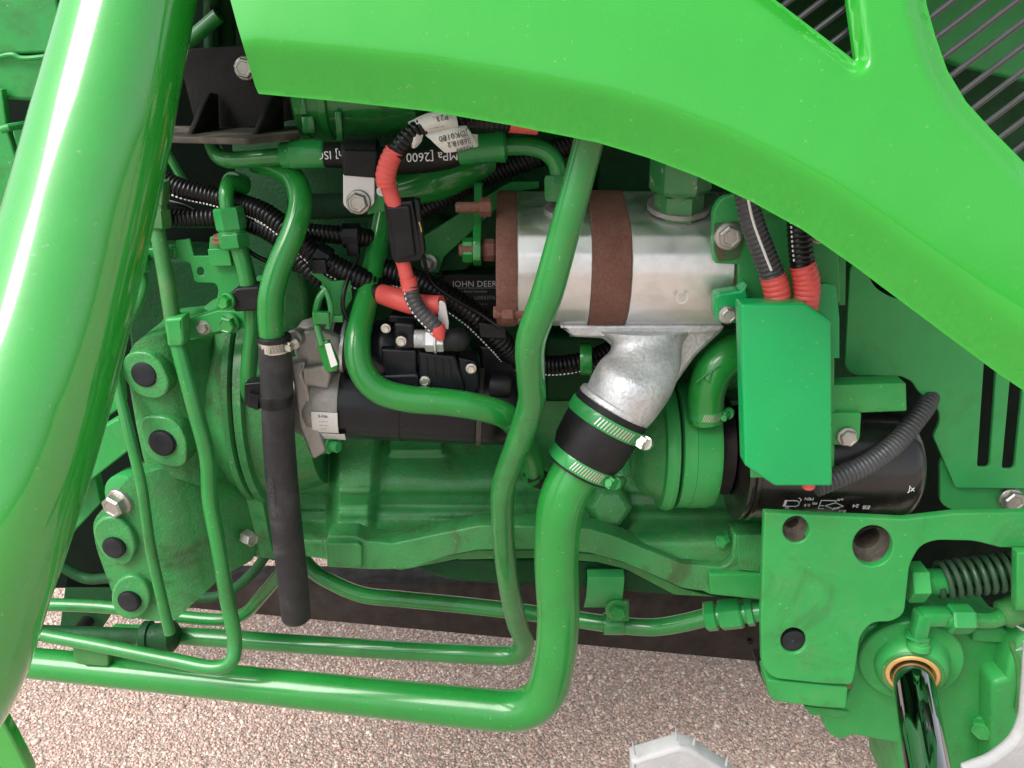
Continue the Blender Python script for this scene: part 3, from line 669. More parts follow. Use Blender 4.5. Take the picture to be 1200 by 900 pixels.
hexnut(b, pp-upz*.006, upz, .0235, .026, rot=.35, ch=.06); b.lathe(pp+upz*.017, upz, [(0, .021), (.005, .021)], 28); hexnut(b, pp+upz*.021, upz, .0295, .036, rot=.35, ch=.10)
b.build('union_nut', 'worn_fitting', pump, sharp=25)
# bolts on the left end
for (x, y, r) in ((566, 293, 13), (562, 243, 11), (588, 366, 13)):
    p = P(x+14, y, .02 if y < 340 else .0); s = S(p)
    b = MB(); hexnut(b, p-X*s*14, X, s*r, s*14, rot=.4); b.lathe(p-X*s*42 if y < 340 else p-X*s*24, X, [(0, s*r*.5), (s*2, s*r*.58), (s*40, s*r*.58)], 16); b.build('bolt', 'brown_iron', pump, sharp=25)
# cast letters on the body
text('cast_mark', 'C', .017, P(800, 350, -.0195), Vector((0, .1, 1)), Vector((-1, 0, 0)), 'clean_plate', pump, .0001)
text('cast_mark', 'CASAPPA', .008, P(842, 330, -.0195), X, Vector((0, 0, 1)), 'clean_plate', pump, .0001) if False else None

# bracket carrying the pump (left)
pb = thing('pump_bracket', 'green bent steel bracket holding the left end of the pump', 'bracket', (560, 380, .12))
ox = Xof(560, 290, .03)
pts = [(.00, 305), (.005, 283), (.03, 262), (.05, 235), (.06, 214), (.16, 214), (.16, 226), (.072, 228), (.055, 262), (.036, 296), (.02, 312)]
w = [(d, Zof(y, d)) for d, y in pts]; cz_ = sum(z for _, z in w)/len(w)
plate3('bracket_leg', Vector((ox, 0, cz_)), Y, Z, [(d, z-cz_, .004) for d, z in w], .008, 'pipe_paint', pb, bev=.001)
plate('bracket_web', [(497, 275), (590, 218), (600, 214), (632, 214), (632, 222), (603, 226), (520, 300), (514, 318), (495, 319), (497, 290)], .13, .006, 'plate_paint', pb, bev=.001, tilt=(0, .12))
plate('bracket_gusset', [(520, 296), (598, 228), (600, 272), (545, 316), (514, 318)], .137, .006, 'shaded_cast', pb, bev=.001)
p = P(551, 293, .025); s = S(p); b = MB(); hexnut(b, p-X*s*9, X, s*14.5, s*13, rot=.25); b.build('nut', 'gloss_pipe', pb, sharp=25)
bolt(pb, 503, 308, .12, 7, 'zinc_bolt', flange=1.5, h=1.3, n=Vector((-.3, -1, .1)))

# ================================================================== SUCTION ELBOW under the pump
el = thing('suction_elbow', 'rough cast aluminium suction elbow under the pump', 'elbow', (740, 480, .0))
plate('elbow_flange', [(654, 381, 4), (850, 381, 4), (846, 389, 4), (815, 392, 6), (700, 396, 8), (672, 396, 8)], .012, .055, 'cast_aluminium', el, bev=.003)
def loft(sections, m, name, parent, seg=40):
    """sections: (x, y, d, rx px, ry px, axis vector)"""
    rings = []
    for (x, y, d, r1, r2, ax) in sections:
        p = P(x, y, d); s = S(p); a = ax.normalized(); h = (X-a*a.x).normalized(); v = a.cross(h)
        rings.append([p+h*math.cos(q)*r1*s+v*math.sin(q)*r2*s for q in [2*math.pi*k/seg for k in range(seg)]])
    # smooth interpolation between sections
    fine = []
    for i in range(len(rings)-1):
        a0 = rings[max(i-1, 0)]; a1 = rings[i]; a2 = rings[i+1]; a3 = rings[min(i+2, len(rings)-1)]
        for k in range(6):
            t = k/6
            fine.append([(p1*2+(p2-p0)*t+(p0*2-p1*5+p2*4-p3)*t*t+(p1*3-p0-p2*3+p3)*t**3)*.5 for p0, p1, p2, p3 in zip(a0, a1, a2, a3)])
    fine.append(rings[-1]); return MB().rings(fine).build(name, m, parent, sharp=50)
dn = Vector((0, 0, -1)); dl = Vector((-.50, -.12, -.86))
loft([(752, 382, .03, 62, 36, dn), (755, 391, .028, 50, 38, dn), (757, 402, .021, 42, 39, Vector((-.06, -.02, -1))), (756, 420, .009, 42, 42, Vector((-.18, -.06, -.98))), (745, 442, -.004, 46, 45, Vector((-.38, -.11, -.92))), (732, 463, -.01, 45, 44, dl), (719, 484, -.014, 41, 41, dl)], 'cast_aluminium', 'elbow_neck', el)
plate('elbow_web', [(700, 384), (850, 383), (846, 390), (816, 418, 8), (795, 448, 8), (780, 470, 6), (750, 470), (722, 430), (722, 412, 8), (708, 398, 6), (668, 396)], .018, .022, 'cast_aluminium', el, bev=.005)
A0 = P(727, 464, -.010); A1 = P(672, 558, -.026); axc = (A1-A0).normalized(); s0 = S(A0)
MB().lathe(A0+axc*.006, axc, [(0, s0*41), (.002, s0*45), (.006, s0*46), (.010, s0*44)], 44).build('bead', 'cast_aluminium', el)

cpl = thing('coupling_hose', 'black rubber coupling hose with two green painted worm clamps', 'hose', A1)
Lc = (A1-A0).length
MB().lathe(A0, axc, [(.012, s0*42), (.012, s0*45), (.016, s0*46), (.045, s0*46), (.062, s0*45), (Lc*.80, s0*39.5), (Lc*.92, s0*38.5), (Lc*.92, s0*33)], 48).build('rubber_sleeve', 'rubber', cpl, sharp=50)
band(cpl, A0+axc*.027, axc, s0*46.3, .0135, 'fitting_paint', screw=-.95, screw_m='clamp_steel')
band(cpl, A0+axc*(Lc*.82), axc, s0*39.6, .0135, 'fitting_paint', screw=-.95, screw_m='fitting_paint')

# ================================================================== PIPES
sp = thing('suction_pipe', 'thick green suction pipe sweeping along the bottom up to coupling', 'pipe', (640, 840, -.03))
e0 = A1+axc*(-.03)
s1 = S(A1)
sp_pts = [(30, 777, .06, 17.5), (160, 790, .05, 19), (400, 810, .0, 22), (625, 836, -.04, 24), (655, 800, -.045, 24.5)]
ctl = [(28, 776, .06), (300, 803, .02), (636, 838, -.035), (656, 745, -.035), (651, 650, -.034), (657, 585, -.032), A0+axc*(Lc*.80)]
path = bend(ctl, [0, 0, 75, 60, 45, 40, 0], 12); path, q = resample(path, .006)
rr = [a_*S(p_) for a_, p_ in zip(np.interp(q, [0, q[-1]*.3, q[-1]*.58, q[-1]*.70, q[-1]*.82, q[-1]*.92, q[-1]], [17.5, 20.5, 23.5, 24, 25, 27, 29]).tolist(), path)]
MB().tube(path, rr, 36).build('pipe_body', 'gloss_pipe', sp)
plate('clip_pad', [(84, 756, 4), (126, 760, 4), (128, 782, 5), (88, 779, 8)], .03, .012, 'dusty_pipe', sp, bev=.002)

hp = thing('return_pipe', 'long bent green steel pipe crossing in front of the pump', 'pipe', (600, 770, .2))
pipe('pipe_body', [(700, 120, -.14, 18), (690, 165, -.13, 18), (664, 262, -.128, 18.5), (641, 345, -.12, 19), (622, 400, -.10, 18), (622, 440, -.08, 17), (623, 470, -.06, 16.3), (607, 520, -.035, 15.3), (590, 570, -.01, 14.2), (589, 610, .012, 13.7), (594, 670, .04, 12.8), (606, 730, .085, 12.2), (614, 752, .105, 12), (609, 765, .115, 11.8), (594, 768, .12, 11.5), (540, 766, .125, 11.2), (400, 758, .145, 11), (240, 747, .165, 10.5), (135, 741, .18, 10)], 'pipe_paint', hp, n=12)

sg = thing('hose_bent_pipe', 'glossy green bent pipe looping down over the starter motor', 'pipe', (500, 470, -.02))
pipe('pipe_body', [(452, 240, .10, 12), (444, 282, .085, 12.5), (436, 322, .06, 13.2), (426, 365, .03, 14.4), (419, 400, .005, 15.2), (423, 432, -.008, 15.6), (442, 456, -.013, 16), (475, 467, -.015, 16.2), (520, 471, -.014, 16.2), (560, 477, -.010, 16), (590, 486, .0, 15.4), (606, 500, .02, 15), (618, 525, .06, 14), (626, 560, .09, 13)], 'gloss_pipe', sg)

vp = thing('vent_pipe', 'short shiny green pipe bending down into the black drain hose', 'pipe', (318, 400, .0))
pipe('pipe_body', [(300, 190, .09, 13), (328, 198, .07, 13.2), (346, 212, .05, 13.6), (352, 238, .035, 14), (344, 272, .02, 14.4), (327, 312, .008, 14.7), (318, 345, .0, 15), (317, 372, -.002, 15), (321, 412, -.004, 15)], 'gloss_pipe', vp)
dh = thing('drain_hose', 'dusty black rubber drain hose hanging open ended beside starter', 'hose', (346, 722, .06))
dpts = [(321, 394, -.004, 19), (322, 410, -.004, 18.6), (324, 440, -.003, 19), (326, 500, .0, 18.6), (330, 560, .005, 18.6), (336, 620, .010, 18.2), (342, 670, .02, 17.8), (347, 722, .03, 17)]
ph_, q_ = resample(spl(dpts), .005); rr_ = radii(dpts, ph_); b = MB(); b.tube(ph_, rr_, 28, cap=False)
b.tube(list(reversed(ph_[-8:])), [r*.72 for r in rr_[-8:]][::-1], 28, cap=False)
n_ = len(b.v); 
o = b.build('hose_body', 'dusty_rubber', dh)
MB().lathe(ph_[-1], ph_[-1]-ph_[-2], [(-.001, rr_[-1]*.70), (-.001, rr_[-1]*1.0), (.0004, rr_[-1]*.98), (.0004, rr_[-1]*.72)], 28, cap=False).build('hose_end', 'dusty_rubber', dh)
MB().lathe(P(321, 393, -.004), Vector((0, 0, -1)), [(0, .0125), (0, .0158), (.001, .0165), (.005, .0165), (.006, .015)], 32).build('hose_lip', 'rubber', dh)
band(dh, P(322, 404, -.004), Vector((.02, 0, -1)), .0152, .0115, 'clamp_steel', screw=-1.35)
# text moulded down the hose
for (t_, yy, dd) in (('(/2/2 SS/ 01 0/', 555, .004),):
    me = text_mesh(t_, .0085, .0002); ax = (P(333, 600, .008)-P(328, 530, .002)); wrap_mesh(me, P(332.5, 575, .0055), ax, .0171, .5, 1); link('hose_print', me, 'moulded_mark', dh, 0)
# plastic hose clip
hc = thing('hose_clip', 'black plastic clip strap holding the drain hose to a thin pipe', 'clip', (310, 470, .0))
a_ = Vector((.03, 0, -1)); pc = P(325, 470, -.001)
MB().lathe(pc+Vector((0, 0, .010)), a_, [(0, .0152), (0, .0170), (.001, .0176), (.013, .0176), (.014, .0170), (.014, .0152)], 36, cap=False).build('strap', 'black_plastic', hc)
plate('clip_body', [(286, 450, 2), (307, 448, 3), (309, 478), (300, 481), (286, 474, 2)], .0, .018, 'black_plastic', hc, bev=.0012)
plate('latch', [(291, 461, 1), (304, 464, 1), (302, 481, 1), (290, 477, 1)], -.006, .008, 'black_plastic', hc, bev=.0008)

# thin tubes on the left
td = thing('brake_tube', 'thin dusty green tube running down past the plugs and left', 'tube', (275, 780, .05))
pipe('upper_tube', [(183, 262, .05, 9), (190, 300, .045, 9), (197, 340, .04, 9.3), (204, 385, .035, 9.5)], 'dusty_pipe', td)
pipe('tube_body', [(207, 395, .034, 9.6), (213, 420, .03, 9.6), (229, 480, .02, 9.6), (243, 535, .014, 9.4), (246, 585, .015, 9.2), (256, 640, .01, 9), (266, 700, .005, 8.8), (275, 752, .0, 8.6), (272, 774, -.01, 8.5), (257, 782, -.012, 8.5), (200, 773, .0, 8.3), (120, 757, .02, 8.2), (52, 744, .035, 8)], 'pipe_paint', td)
b = MB(); q0 = P(182, 225, .052); dv = (P(186, 268, .05)-q0).normalized(); s = S(q0)
b.lathe(q0-dv*s*12, dv, [(0, s*8), (s*4, s*11), (s*30, s*12), (s*32, s*13)], 8); b.lathe(q0+dv*s*20, dv, [(0, s*15), (s*20, s*15), (s*22, s*13)], 6, rot=.4); b.build('end_fitting', 'dusty_pipe', td, sharp=30)
plate('fitting_lug', [(174, 212, 3), (192, 214, 3), (190, 242), (174, 240)], .043, .02, 'dusty_pipe', td, bev=.0015)
cl = [(192, 374, 3), (214, 372, 3), (216, 398), (214, 407, 5), (196, 407, 4)]
plate('tube_clip', cl, .022, .022, 'plate_paint', td, bev=.003)
te = thing('pilot_tube', 'slim dark green tube kinked left of the plugged casting', 'tube', (198, 740, .0))
pipe('tube_body', [(164, 318, .05, 6.2), (168, 332, .05, 6.2), (160, 358, .045, 6.2), (140, 388, .04, 6.2), (134, 408, .035, 6.2), (138, 450, .025, 6.2), (152, 510, .01, 6.3), (166, 570, .0, 6.3), (176, 640, -.005, 6.4), (188, 695, -.008, 6.4), (199, 742, -.01, 6.4)], 'pipe_paint', te)
q0 = P(163, 296, .05); MB().lathe(q0, Vector((.02, 0, -1)), [(0, .006), (.002, .0085), (.016, .0085), (.02, .0065)], 12).build('end_fitting', 'pipe_paint', te)
tf = thing('coolant_tube', 'green tube with brass style hex union running into black clamp', 'tube', (292, 450, .05))
pipe('tube_top', [(285, 222, .085, 9), (278, 215, .075, 9), (269, 214, .065, 9), (265, 226, .055, 8.6), (267, 252, .05, 8)], 'gloss_pipe', tf)
MB().lathe(P(276, 216, .085), Vector((-.2, -1, .1)), [(-.012, .011), (.004, .0135), (.006, .0125)], 24).build('elbow_socket', 'pipe_paint', tf)
q0 = P(267, 243, .048); dv = (P(276, 292, .045)-q0).normalized(); s = S(q0); b = MB()
hexnut(b, q0, dv, s*17.5, s*27, rot=.2, ch=.1); b.lathe(q0+dv*s*27, dv, [(0, s*15), (s*2, s*15)], 20); hexnut(b, q0+dv*s*29, dv, s*18, s*19, rot=.5, ch=.12); b.build('union_nut', 'fitting_paint', tf, sharp=25)
pipe('tube_body', [(280, 290, .045, 10), (288, 318, .043, 10), (294, 350, .042, 10), (296, 385, .045, 9.5), (293, 415, .05, 9.3), (291, 446, .055, 9.2), (293, 480, .075, 9), (305, 530, .10, 8.6), (318, 560, .12, 8)], 'pipe_paint', tf)
plate('clamp_block', [(265, 347, 2), (277, 338, 3), (304, 336, 4), (305, 364, 3), (275, 366, 3)], .028, .026, 'rubber', tf, bev=.002)
bolt(tf, 266, 353, .026, 8.5, 'gloss_pipe', n=Vector((-.35, -.9, .05)), flange=1.2, h=1.0)
# bracket behind the tubes
tb = thing('tube_bracket', 'green stamped bracket plate holding thin tubes with bolts', 'bracket', (250, 390, .06))
plate('bracket_plate', [(206, 282), (222, 280), (227, 300), (244, 300), (246, 278), (258, 276), (262, 300), (282, 299, 4), (286, 330), (288, 384), (224, 399, 2), (216, 394), (216, 374), (252, 362), (256, 340, 3), (253, 332, 5), (228, 331, 5), (223, 308, 3), (206, 304)], .06, .004, 'plate_paint', tb, holes=[circ(235, 318, 4, 5)], bev=.0008)
plate('bracket_fold', [(243, 292, 2), (268, 291, 3), (272, 312), (246, 312)], .052, .004, 'plate_paint', tb, bev=.001)
plate('bracket_arm', [(214, 376), (256, 364, 3), (288, 366), (289, 384), (262, 387), (218, 399)], .05, .006, 'plate_paint', tb, bev=.001)
bolt(tb, 238, 384, .05, 6.5, 'zinc_bolt', flange=1.4, h=.9)
bolt(tb, 269, 379, .047, 11, 'pipe_paint', flange=1.15, h=.8, n=Vector((-.25, -.9, -.05)))
bolt(tb, 257, 281, .055, 7, 'rust_steel', n=Vector((0, -.3, 1)), flange=1.3)
plate('tube_shelf', [(156, 292, 3), (206, 290), (206, 302), (180, 304), (166, 318), (156, 316)], .058, .02, 'pipe_paint', tb, bev=.002)

# low tubes near the ground
lt = thing('fuel_tube', 'thin green tube low on the left rising behind drain hose', 'tube', (280, 725, .2))
pipe('tube_body', [(40, 708, .22, 7.5), (120, 711, .22, 7.5), (205, 722, .2, 7.5), (262, 726, .19, 7.5), (285, 720, .185, 7.5), (305, 700, .17, 7.5), (335, 665, .15, 7.5)], 'pipe_paint', lt, rad=None)
dt = thing('shadow_tube', 'dark tube curving in the shade beneath the bell housing', 'tube', (270, 700, .35))
pipe('tube_body', [(200, 700, .36, 6), (255, 699, .35, 6), (275, 690, .35, 6), (297, 670, .35, 6), (312, 650, .35, 6)], 'shaded_cast', dt)
ln = thing('lube_pipe', 'green steel pipe running low from drain hose to right fittings', 'pipe', (700, 730, .15))
pipe('pipe_body', [(352, 650, .19, 8.5), (366, 668, .18, 9), (390, 683, .17, 9.3), (425, 697, .16, 9.5), (470, 702, .155, 9.5), (560, 711, .15, 9.6), (650, 722, .14, 9.7), (720, 732, .12, 10), (765, 735, .11, 10.3), (800, 730, .10, 10.5), (840, 720, .09, 10.8)], 'pipe_paint', ln)
q0 = P(826, 723, .094); dv = (P(890, 716, .08)-q0).normalized(); s = S(q0); b = MB()
hexnut(b, q0, dv, s*18, s*14, rot=.3); hexnut(b, q0+dv*s*17, dv, s*18.5, s*26, rot=.3, ch=.1); hexnut(b, q0+dv*s*47, dv, s*17, s*9, rot=.3); b.lathe(q0+dv*s*14, dv, [(0, s*12), (s*60, s*12)], 20); b.build('hex_fitting', 'fitting_paint', ln, sharp=25)
hg = thing('pipe_hanger', 'green bent strap clip bolted under the oil pan holding pipe', 'clip', (715, 735, .08))
bx_ = Xof(692, 690, .03); bx2 = Xof(737, 690, .03)
pr = [(.095, 667), (.078, 668), (.068, 676), (.068, 688), (.074, 700), (.090, 708), (.100, 712)]
th = .003
ringL = [Vector((0, d, Zof(y, d))) for d, y in pr]; ringR = [p+Vector((0, th, -.0005)) for p in ringL]
prof_ = ringL+ringR[::-1]
MB().rings([[Vector((bx_, p.y, p.z)) for p in prof_], [Vector((bx2, p.y, p.z)) for p in prof_]]).build('strap', 'satin_plate', hg, bev=.0006)
plate('tab', [(711, 704, 3), (737, 704, 3), (737, 728), (711, 728)], .085, .004, 'pipe_paint', hg, bev=.001)
MB().lathe(P(708, 731, .118)-X*.001, Vector((1, 0, -.02)), [(0, .0118), (0, .0135), (.001, .014), (.025, .014), (.026, .0135), (.026, .0118)], 30, cap=False).build('loop', 'pipe_paint', hg)
bolt(hg, 723, 715, .075, 10, 'pipe_paint', flange=1.35, h=.9)

scp = thing('spring_clip', 'small dark spring hose clip behind the long bent pipe', 'clip', (628, 570, .07))
MB().lathe(P(634, 556, .09), Vector((-.35, 0, -1)), [(0, .0125), (0, .014), (.012, .014), (.012, .0125)], 28, cap=False).build('clip_band', 'black_steel', scp)
for k, (x_, y_) in enumerate(((620, 552), (626, 560))): MB().box(P(x_, y_, .072), Vector((.007, 0, .003)), Y*.001, Z*.004).build('clip_ear', 'black_steel', scp, bev=.0005)

# ================================================================== OIL COOLER + FILTER
oc = thing('oil_cooler', 'round green stacked oil cooler housing behind the black filter', 'housing', (820, 600, .06))
oz = Zof(528, .07); oy = .085
def disc(name, xa, xb, prof, m, seg=56, par=None):
    wa, wb = Xof(xa, 528, .02), Xof(xb, 528, .02); L_ = wb-wa
    return MB().lathe(Vector((wa, oy, oz)), X, [(t*L_, r) for t, r in prof], seg).build(name, m, par or oc)
disc('adaptor', 752, 786, [(0, 0.0382), (.3, 0.0545), (.7, 0.0610), (1, 0.0698)], 'cast_paint')
disc('rear_disc', 781, 799, [(0, 0.0654), (.12, 0.0719), (.6, 0.0752), (.9, 0.0741), (1, 0.0698)], 'plate_paint')
disc('gasket', 798.5, 803, [(0, 0.0654), (1, 0.0654)], 'dark_hole')
disc('front_disc', 802, 818, [(0, 0.0676), (.08, 0.0714), (1, 0.0714)], 'plate_paint')
disc('front_disc', 818, 851, [(0, 0.0709), (.03, 0.0722), (.75, 0.0719), (.92, 0.0698), (1, 0.0632)], 'plate_paint')
disc('filter_seat', 850, 868, [(0, 0.0567), (1, 0.0567)], 'black_steel')
plate('cooler_neck', [(757, 470, 6), (785, 462), (785, 560), (770, 562), (757, 540)], .07, .04, 'cast_paint', oc, bev=.004)

fi = thing('oil_filter', 'black spin-on oil filter canister with white printed symbols', 'filter', (970, 608, .05))
f0 = P(860, 541, .055); f1 = P(1064, 546, .055); fa = (f1-f0).normalized(); fl_ = (f1-f0).length; fr = .0625
MB().lathe(f0, fa, [(0, fr*.9), (.001, fr*1.02), (.004, fr*1.02), (.005, fr*.96), (.008, fr*.96), (.009, fr*1.03), (.013, fr*1.03), (.0145, fr*.985), (fl_-.030, fr*.985), (fl_-.020, fr*.975), (fl_-.011, fr*.93), (fl_-.005, fr*.84), (fl_-.001, fr*.7), (fl_, fr*.5), (fl_, .001)], 72).build('canister', 'filter_black', fi)
me = text_mesh('Jx', .009, .0002); wrap_mesh(me, f0+fa*(fl_*.88), fa, fr*.985, .05, 1)
link('print_mark', me, 'white_print', fi, 0)
def wrapline(segs, w, uoff, th0, name):
    """thin printed strokes on the canister: segments in metres (u along the axis, v round it)"""
    b = MB(); a, e1, e2 = frame(fa)
    def q(u, v, lift): th = th0+v/fr; return f0+fa*(uoff+u)+(e1*math.cos(th)+e2*math.sin(th))*(fr*.985+lift)
    for (u0, v0, u1, v1) in segs:
        du, dv_ = u1-u0, v1-v0; l = math.hypot(du, dv_) or 1e-6; nx, ny = -dv_/l*w/2, du/l*w/2
        c = [(u0+nx, v0+ny), (u1+nx, v1+ny), (u1-nx, v1-ny), (u0-nx, v0-ny)]
        b.add([q(u, v, .0004) for u, v in c]+[q(u, v, 0) for u, v in c], [(0, 1, 2, 3), (0, 4, 5, 1), (1, 5, 6, 2), (2, 6, 7, 3), (3, 7, 4, 0)])
    return b.build(name, 'white_print', fi, sharp=0)
m_ = .001
u1 = Xof(914, 590, .01)-f0.x
wrapline([(0, -3*m_, 0, 6*m_), (2*m_, -3*m_, 2*m_, 6*m_), (0, -3*m_, 2*m_, -3*m_), (0, 6*m_, 2*m_, 6*m_), (1*m_, -3*m_, 1*m_, 6*m_), (2*m_, -3*m_, 13*m_, -3*m_), (2*m_, 6*m_, 13*m_, 6*m_), (13*m_, -3*m_, 16*m_, 0), (16*m_, 0, 16*m_, 4*m_), (16*m_, 4*m_, 13*m_, 6*m_), (3*m_, 9*m_, 7*m_, 9*m_), (14*m_, -7*m_, 17*m_, -5*m_), (17*m_, -5*m_, 16*m_, -2*m_)], .0007, u1, .40, 'print_symbol')
u2 = Xof(955, 592, .01)-f0.x
wrapline([(0, -5*m_, 0, 3*m_), (0, -5*m_, 16*m_, -5*m_), (0, 3*m_, 5*m_, 3*m_), (16*m_, -5*m_, 16*m_, -3*m_), (6*m_, 3*m_, 16*m_, -2*m_), (16*m_, -2*m_, 26*m_, 3*m_), (26*m_, 3*m_, 16*m_, 8*m_), (16*m_, 8*m_, 6*m_, 3*m_), (16*m_, 8*m_, 16*m_, 11*m_), (0, 3*m_, 0, 8*m_), (0, 8*m_, 6*m_, 8*m_)], .0007, u2, .41, 'print_symbol')
for (xx, t_, th_, sz) in ((941, 'MIN', .30, .0055), (941, '0.9', .45, .0055), (949, 'PSI', .40, .0045), (997, '24', .44, .007), (1010, 'EB', .47, .008), (985, 'D-4', .60, .005)):
    me = text_mesh(t_, sz, .0002); wrap_mesh(me, f0+fa*(Xof(xx, 590, .01)-f0.x), fa, fr*.985, th_, -1); link('print_mark', me, 'white_print', fi, 0)
for (xx, th_) in ((984, -.02), (985, .30), (984, .52)):
    me = text_mesh('o=', .006, .0002); wrap_mesh(me, f0+fa*(Xof(xx, 540, .01)-f0.x), fa, fr*.985, th_, 1); link('print_mark', me, 'white_print', fi, 0)

gh = thing('breather_hose', 'wrinkled green painted elbow hose above the oil cooler', 'hose', (828, 490, .03))
gp = [(905, 400, .05, 26), (878, 408, .045, 25), (855, 416, .04, 24), (838, 432, .035, 23), (829, 455, .032, 22), (827, 476, .032, 21), (828, 492, .032, 21)]
pipe('hose_body', gp, 'gloss_pipe', gh, seg=30)
# split folds on the outer bend
for k, pts in enumerate([[(816, 448), (826, 440), (836, 434), (846, 428)], [(822, 458), (828, 452), (832, 444), (834, 436)], [(830, 457), (837, 452), (843, 444), (851, 432)], [(824, 444), (832, 449), (838, 454)]]):
    MB().tube(spl([(x, y, .0145+.0002*abs(x-832)) for x, y in pts]), .0011, 8).build('fold', 'gloss_pipe', gh)
band(gh, P(828, 482, .032), Vector((0, 0, -1)), .0188, .0115, 'fitting_paint', screw=-1.0)
bc = thing('breather_canister', 'dark green rounded canister in the shade above elbow hose', 'canister', (870, 420, .1))
MB().lathe(P(812, 424, .12), Vector((1, 0, .05)), [(0, .012), (.004, .024), (.014, .033), (.05, .036), (.09, .036)], 40).build('shell', 'cast_paint', bc)

# ================================================================== BRACKET PLATE, GUARD AND CONDUITS
bk = thing('pump_mount_plate', 'green mounting plate bolted at the right end of the pump', 'bracket', (910, 360, .02))
plate('mount_plate', [(836, 246, 10), (846, 232, 6), (862, 228), (876, 205), (1000, 240), (982, 262), (985, 352, 3), (979, 362), (880, 380), (866, 380), (866, 310), (838, 309, 4), (836, 290)], -.026, .012, 'satin_plate', bk, bev=.0015)
plate('raised_pad', [(878, 205), (912, 205), (912, 250, 3), (878, 254)], -.030, .006, 'satin_plate', bk, bev=.001)
plate('lower_tab', [(838, 345, 8), (868, 341), (876, 332, 3), (880, 372), (868, 379), (842, 379, 6), (838, 370, 6)], -.045, .020, 'guard_paint', bk, bev=.002)
plate('bare_patch', [(837, 262, 3), (866, 259, 5), (872, 284, 6), (866, 304, 4), (842, 307, 4), (837, 292)], -.0272, .002, 'rust_stained', bk, bev=.0003)
bolt(bk, 854, 277, -.03, 13.5, 'zinc_bolt', flange=1.22, h=.7, rot=.2)
bolt(bk, 960, 274, -.03, 10.5, 'zinc_bolt', flange=1.15, h=.7)
bolt(bk, 853, 369, -.048, 9, 'zinc_bolt', flange=1.2, h=.7)
plate('side_strip', [(982, 250), (992, 252), (991, 358), (983, 358)], .02, .01, 'satin_plate', bk, bev=.001)

gc = thing('terminal_guard', 'smooth bright green sheet guard box with clipped corners', 'guard', (920, 570, -.08))
go_ = [(868, 357, 3), (944, 356, 3), (975, 377, 3), (976, 570, 4), (908, 570, 4), (873, 546, 3)]
# hollow box: front sheet with depth, open top
gp_ = [P(x, y, -.085) for x, y, *_ in go_]; ng = len(gp_)
MB().rings([gp_, [p+Y*.022 for p in gp_]]).build('front_sheet', 'guard_paint', gc, bev=.0028, seg=4)
def wall(pts, d0, d1, m, parent, name='side_wall', th=.002):
    fr_ = [P(x, y, d0) for x, y in pts]; bk_ = [Vector((p.x, -0.0+d1, p.z)) for p in fr_]
    b = MB()
    for i in range(len(fr_)-1):
        a, c = fr_[i], fr_[i+1]; n = (c-a).cross(Y).normalized()*th
        b.add([a, c, bk_[i+1], bk_[i], a+n, c+n, bk_[i+1]+n, bk_[i]+n], [(0, 1, 2, 3), (4, 7, 6, 5), (0, 4, 5, 1), (1, 5, 6, 2), (2, 6, 7, 3), (3, 7, 4, 0)])
    return b.build(name, m, parent, bev=.0004)
plate('rear_wing', [(950, 352), (962, 330, 8), (980, 334, 6), (984, 372), (984, 420), (950, 420)], -.050, .004, 'guard_paint', gc, bev=.001)
plate('rear_sheet', [(872, 352), (955, 352), (978, 380), (978, 560), (880, 560)], -.034, .004, 'satin_plate', gc, bev=.001)
MB().lathe(P(947, 570, -.072), Vector((0, 0, -1)), [(-.006, .006), (.0, .0065), (.002, .005)], 20).build('grommet', 'red_plastic', gc)

def conduit(name, label, pts, m, red=None, st=None, grp=None, cat='conduit'):
    t = thing(name, label, cat, pts[-1][:3], grp); corr('corrugated_tube', pts, m, t)
    if red: corr('red_sleeve', red, 'red_plastic', t, pitch=.0052, depth=.07)
    if st: stripe('tracer_stripe', pts[:-1]+[tuple(a_*.45+b_*.55 for a_, b_ in zip(pts[-2], pts[-1]))], t, st[0], st[1], st[2] if len(st) > 2 else 0)
    return t
conduit('wire_conduit', 'grey corrugated conduit with white line entering the green guard', [(862, 170, -.055, 13), (872, 215, -.058, 13.5), (880, 255, -.06, 14), (893, 292, -.06, 14.5), (908, 330, -.06, 14.5)], 'grey_loom', [(905, 322, -.06, 15.3), (910, 340, -.06, 15.5), (914, 372, -.06, 15.5)], (.15, 1.7))
conduit('wire_conduit', 'black corrugated conduit with dotted edge entering the green guard', [(930, 200, -.054, 13.5), (935, 250, -.056, 14), (938, 290, -.058, 14.3), (941, 318, -.06, 14.3)], 'loom_plastic', [(940, 309, -.06, 15.3), (945, 330, -.06, 16), (945, 348, -.06, 15.5), (942, 372, -.06, 14)], (.95, 1.2, 1))
conduit('wire_conduit', 'dark corrugated conduit leaving the guard over the oil filter', [(955, 570, -.045, 13), (985, 558, -.04, 13.2), (1020, 542, -.03, 13), (1050, 519, -.015, 12.5), (1072, 493, .0, 12), (1086, 474, .015, 11.5), (1092, 455, .04, 11)], 'grey_loom')

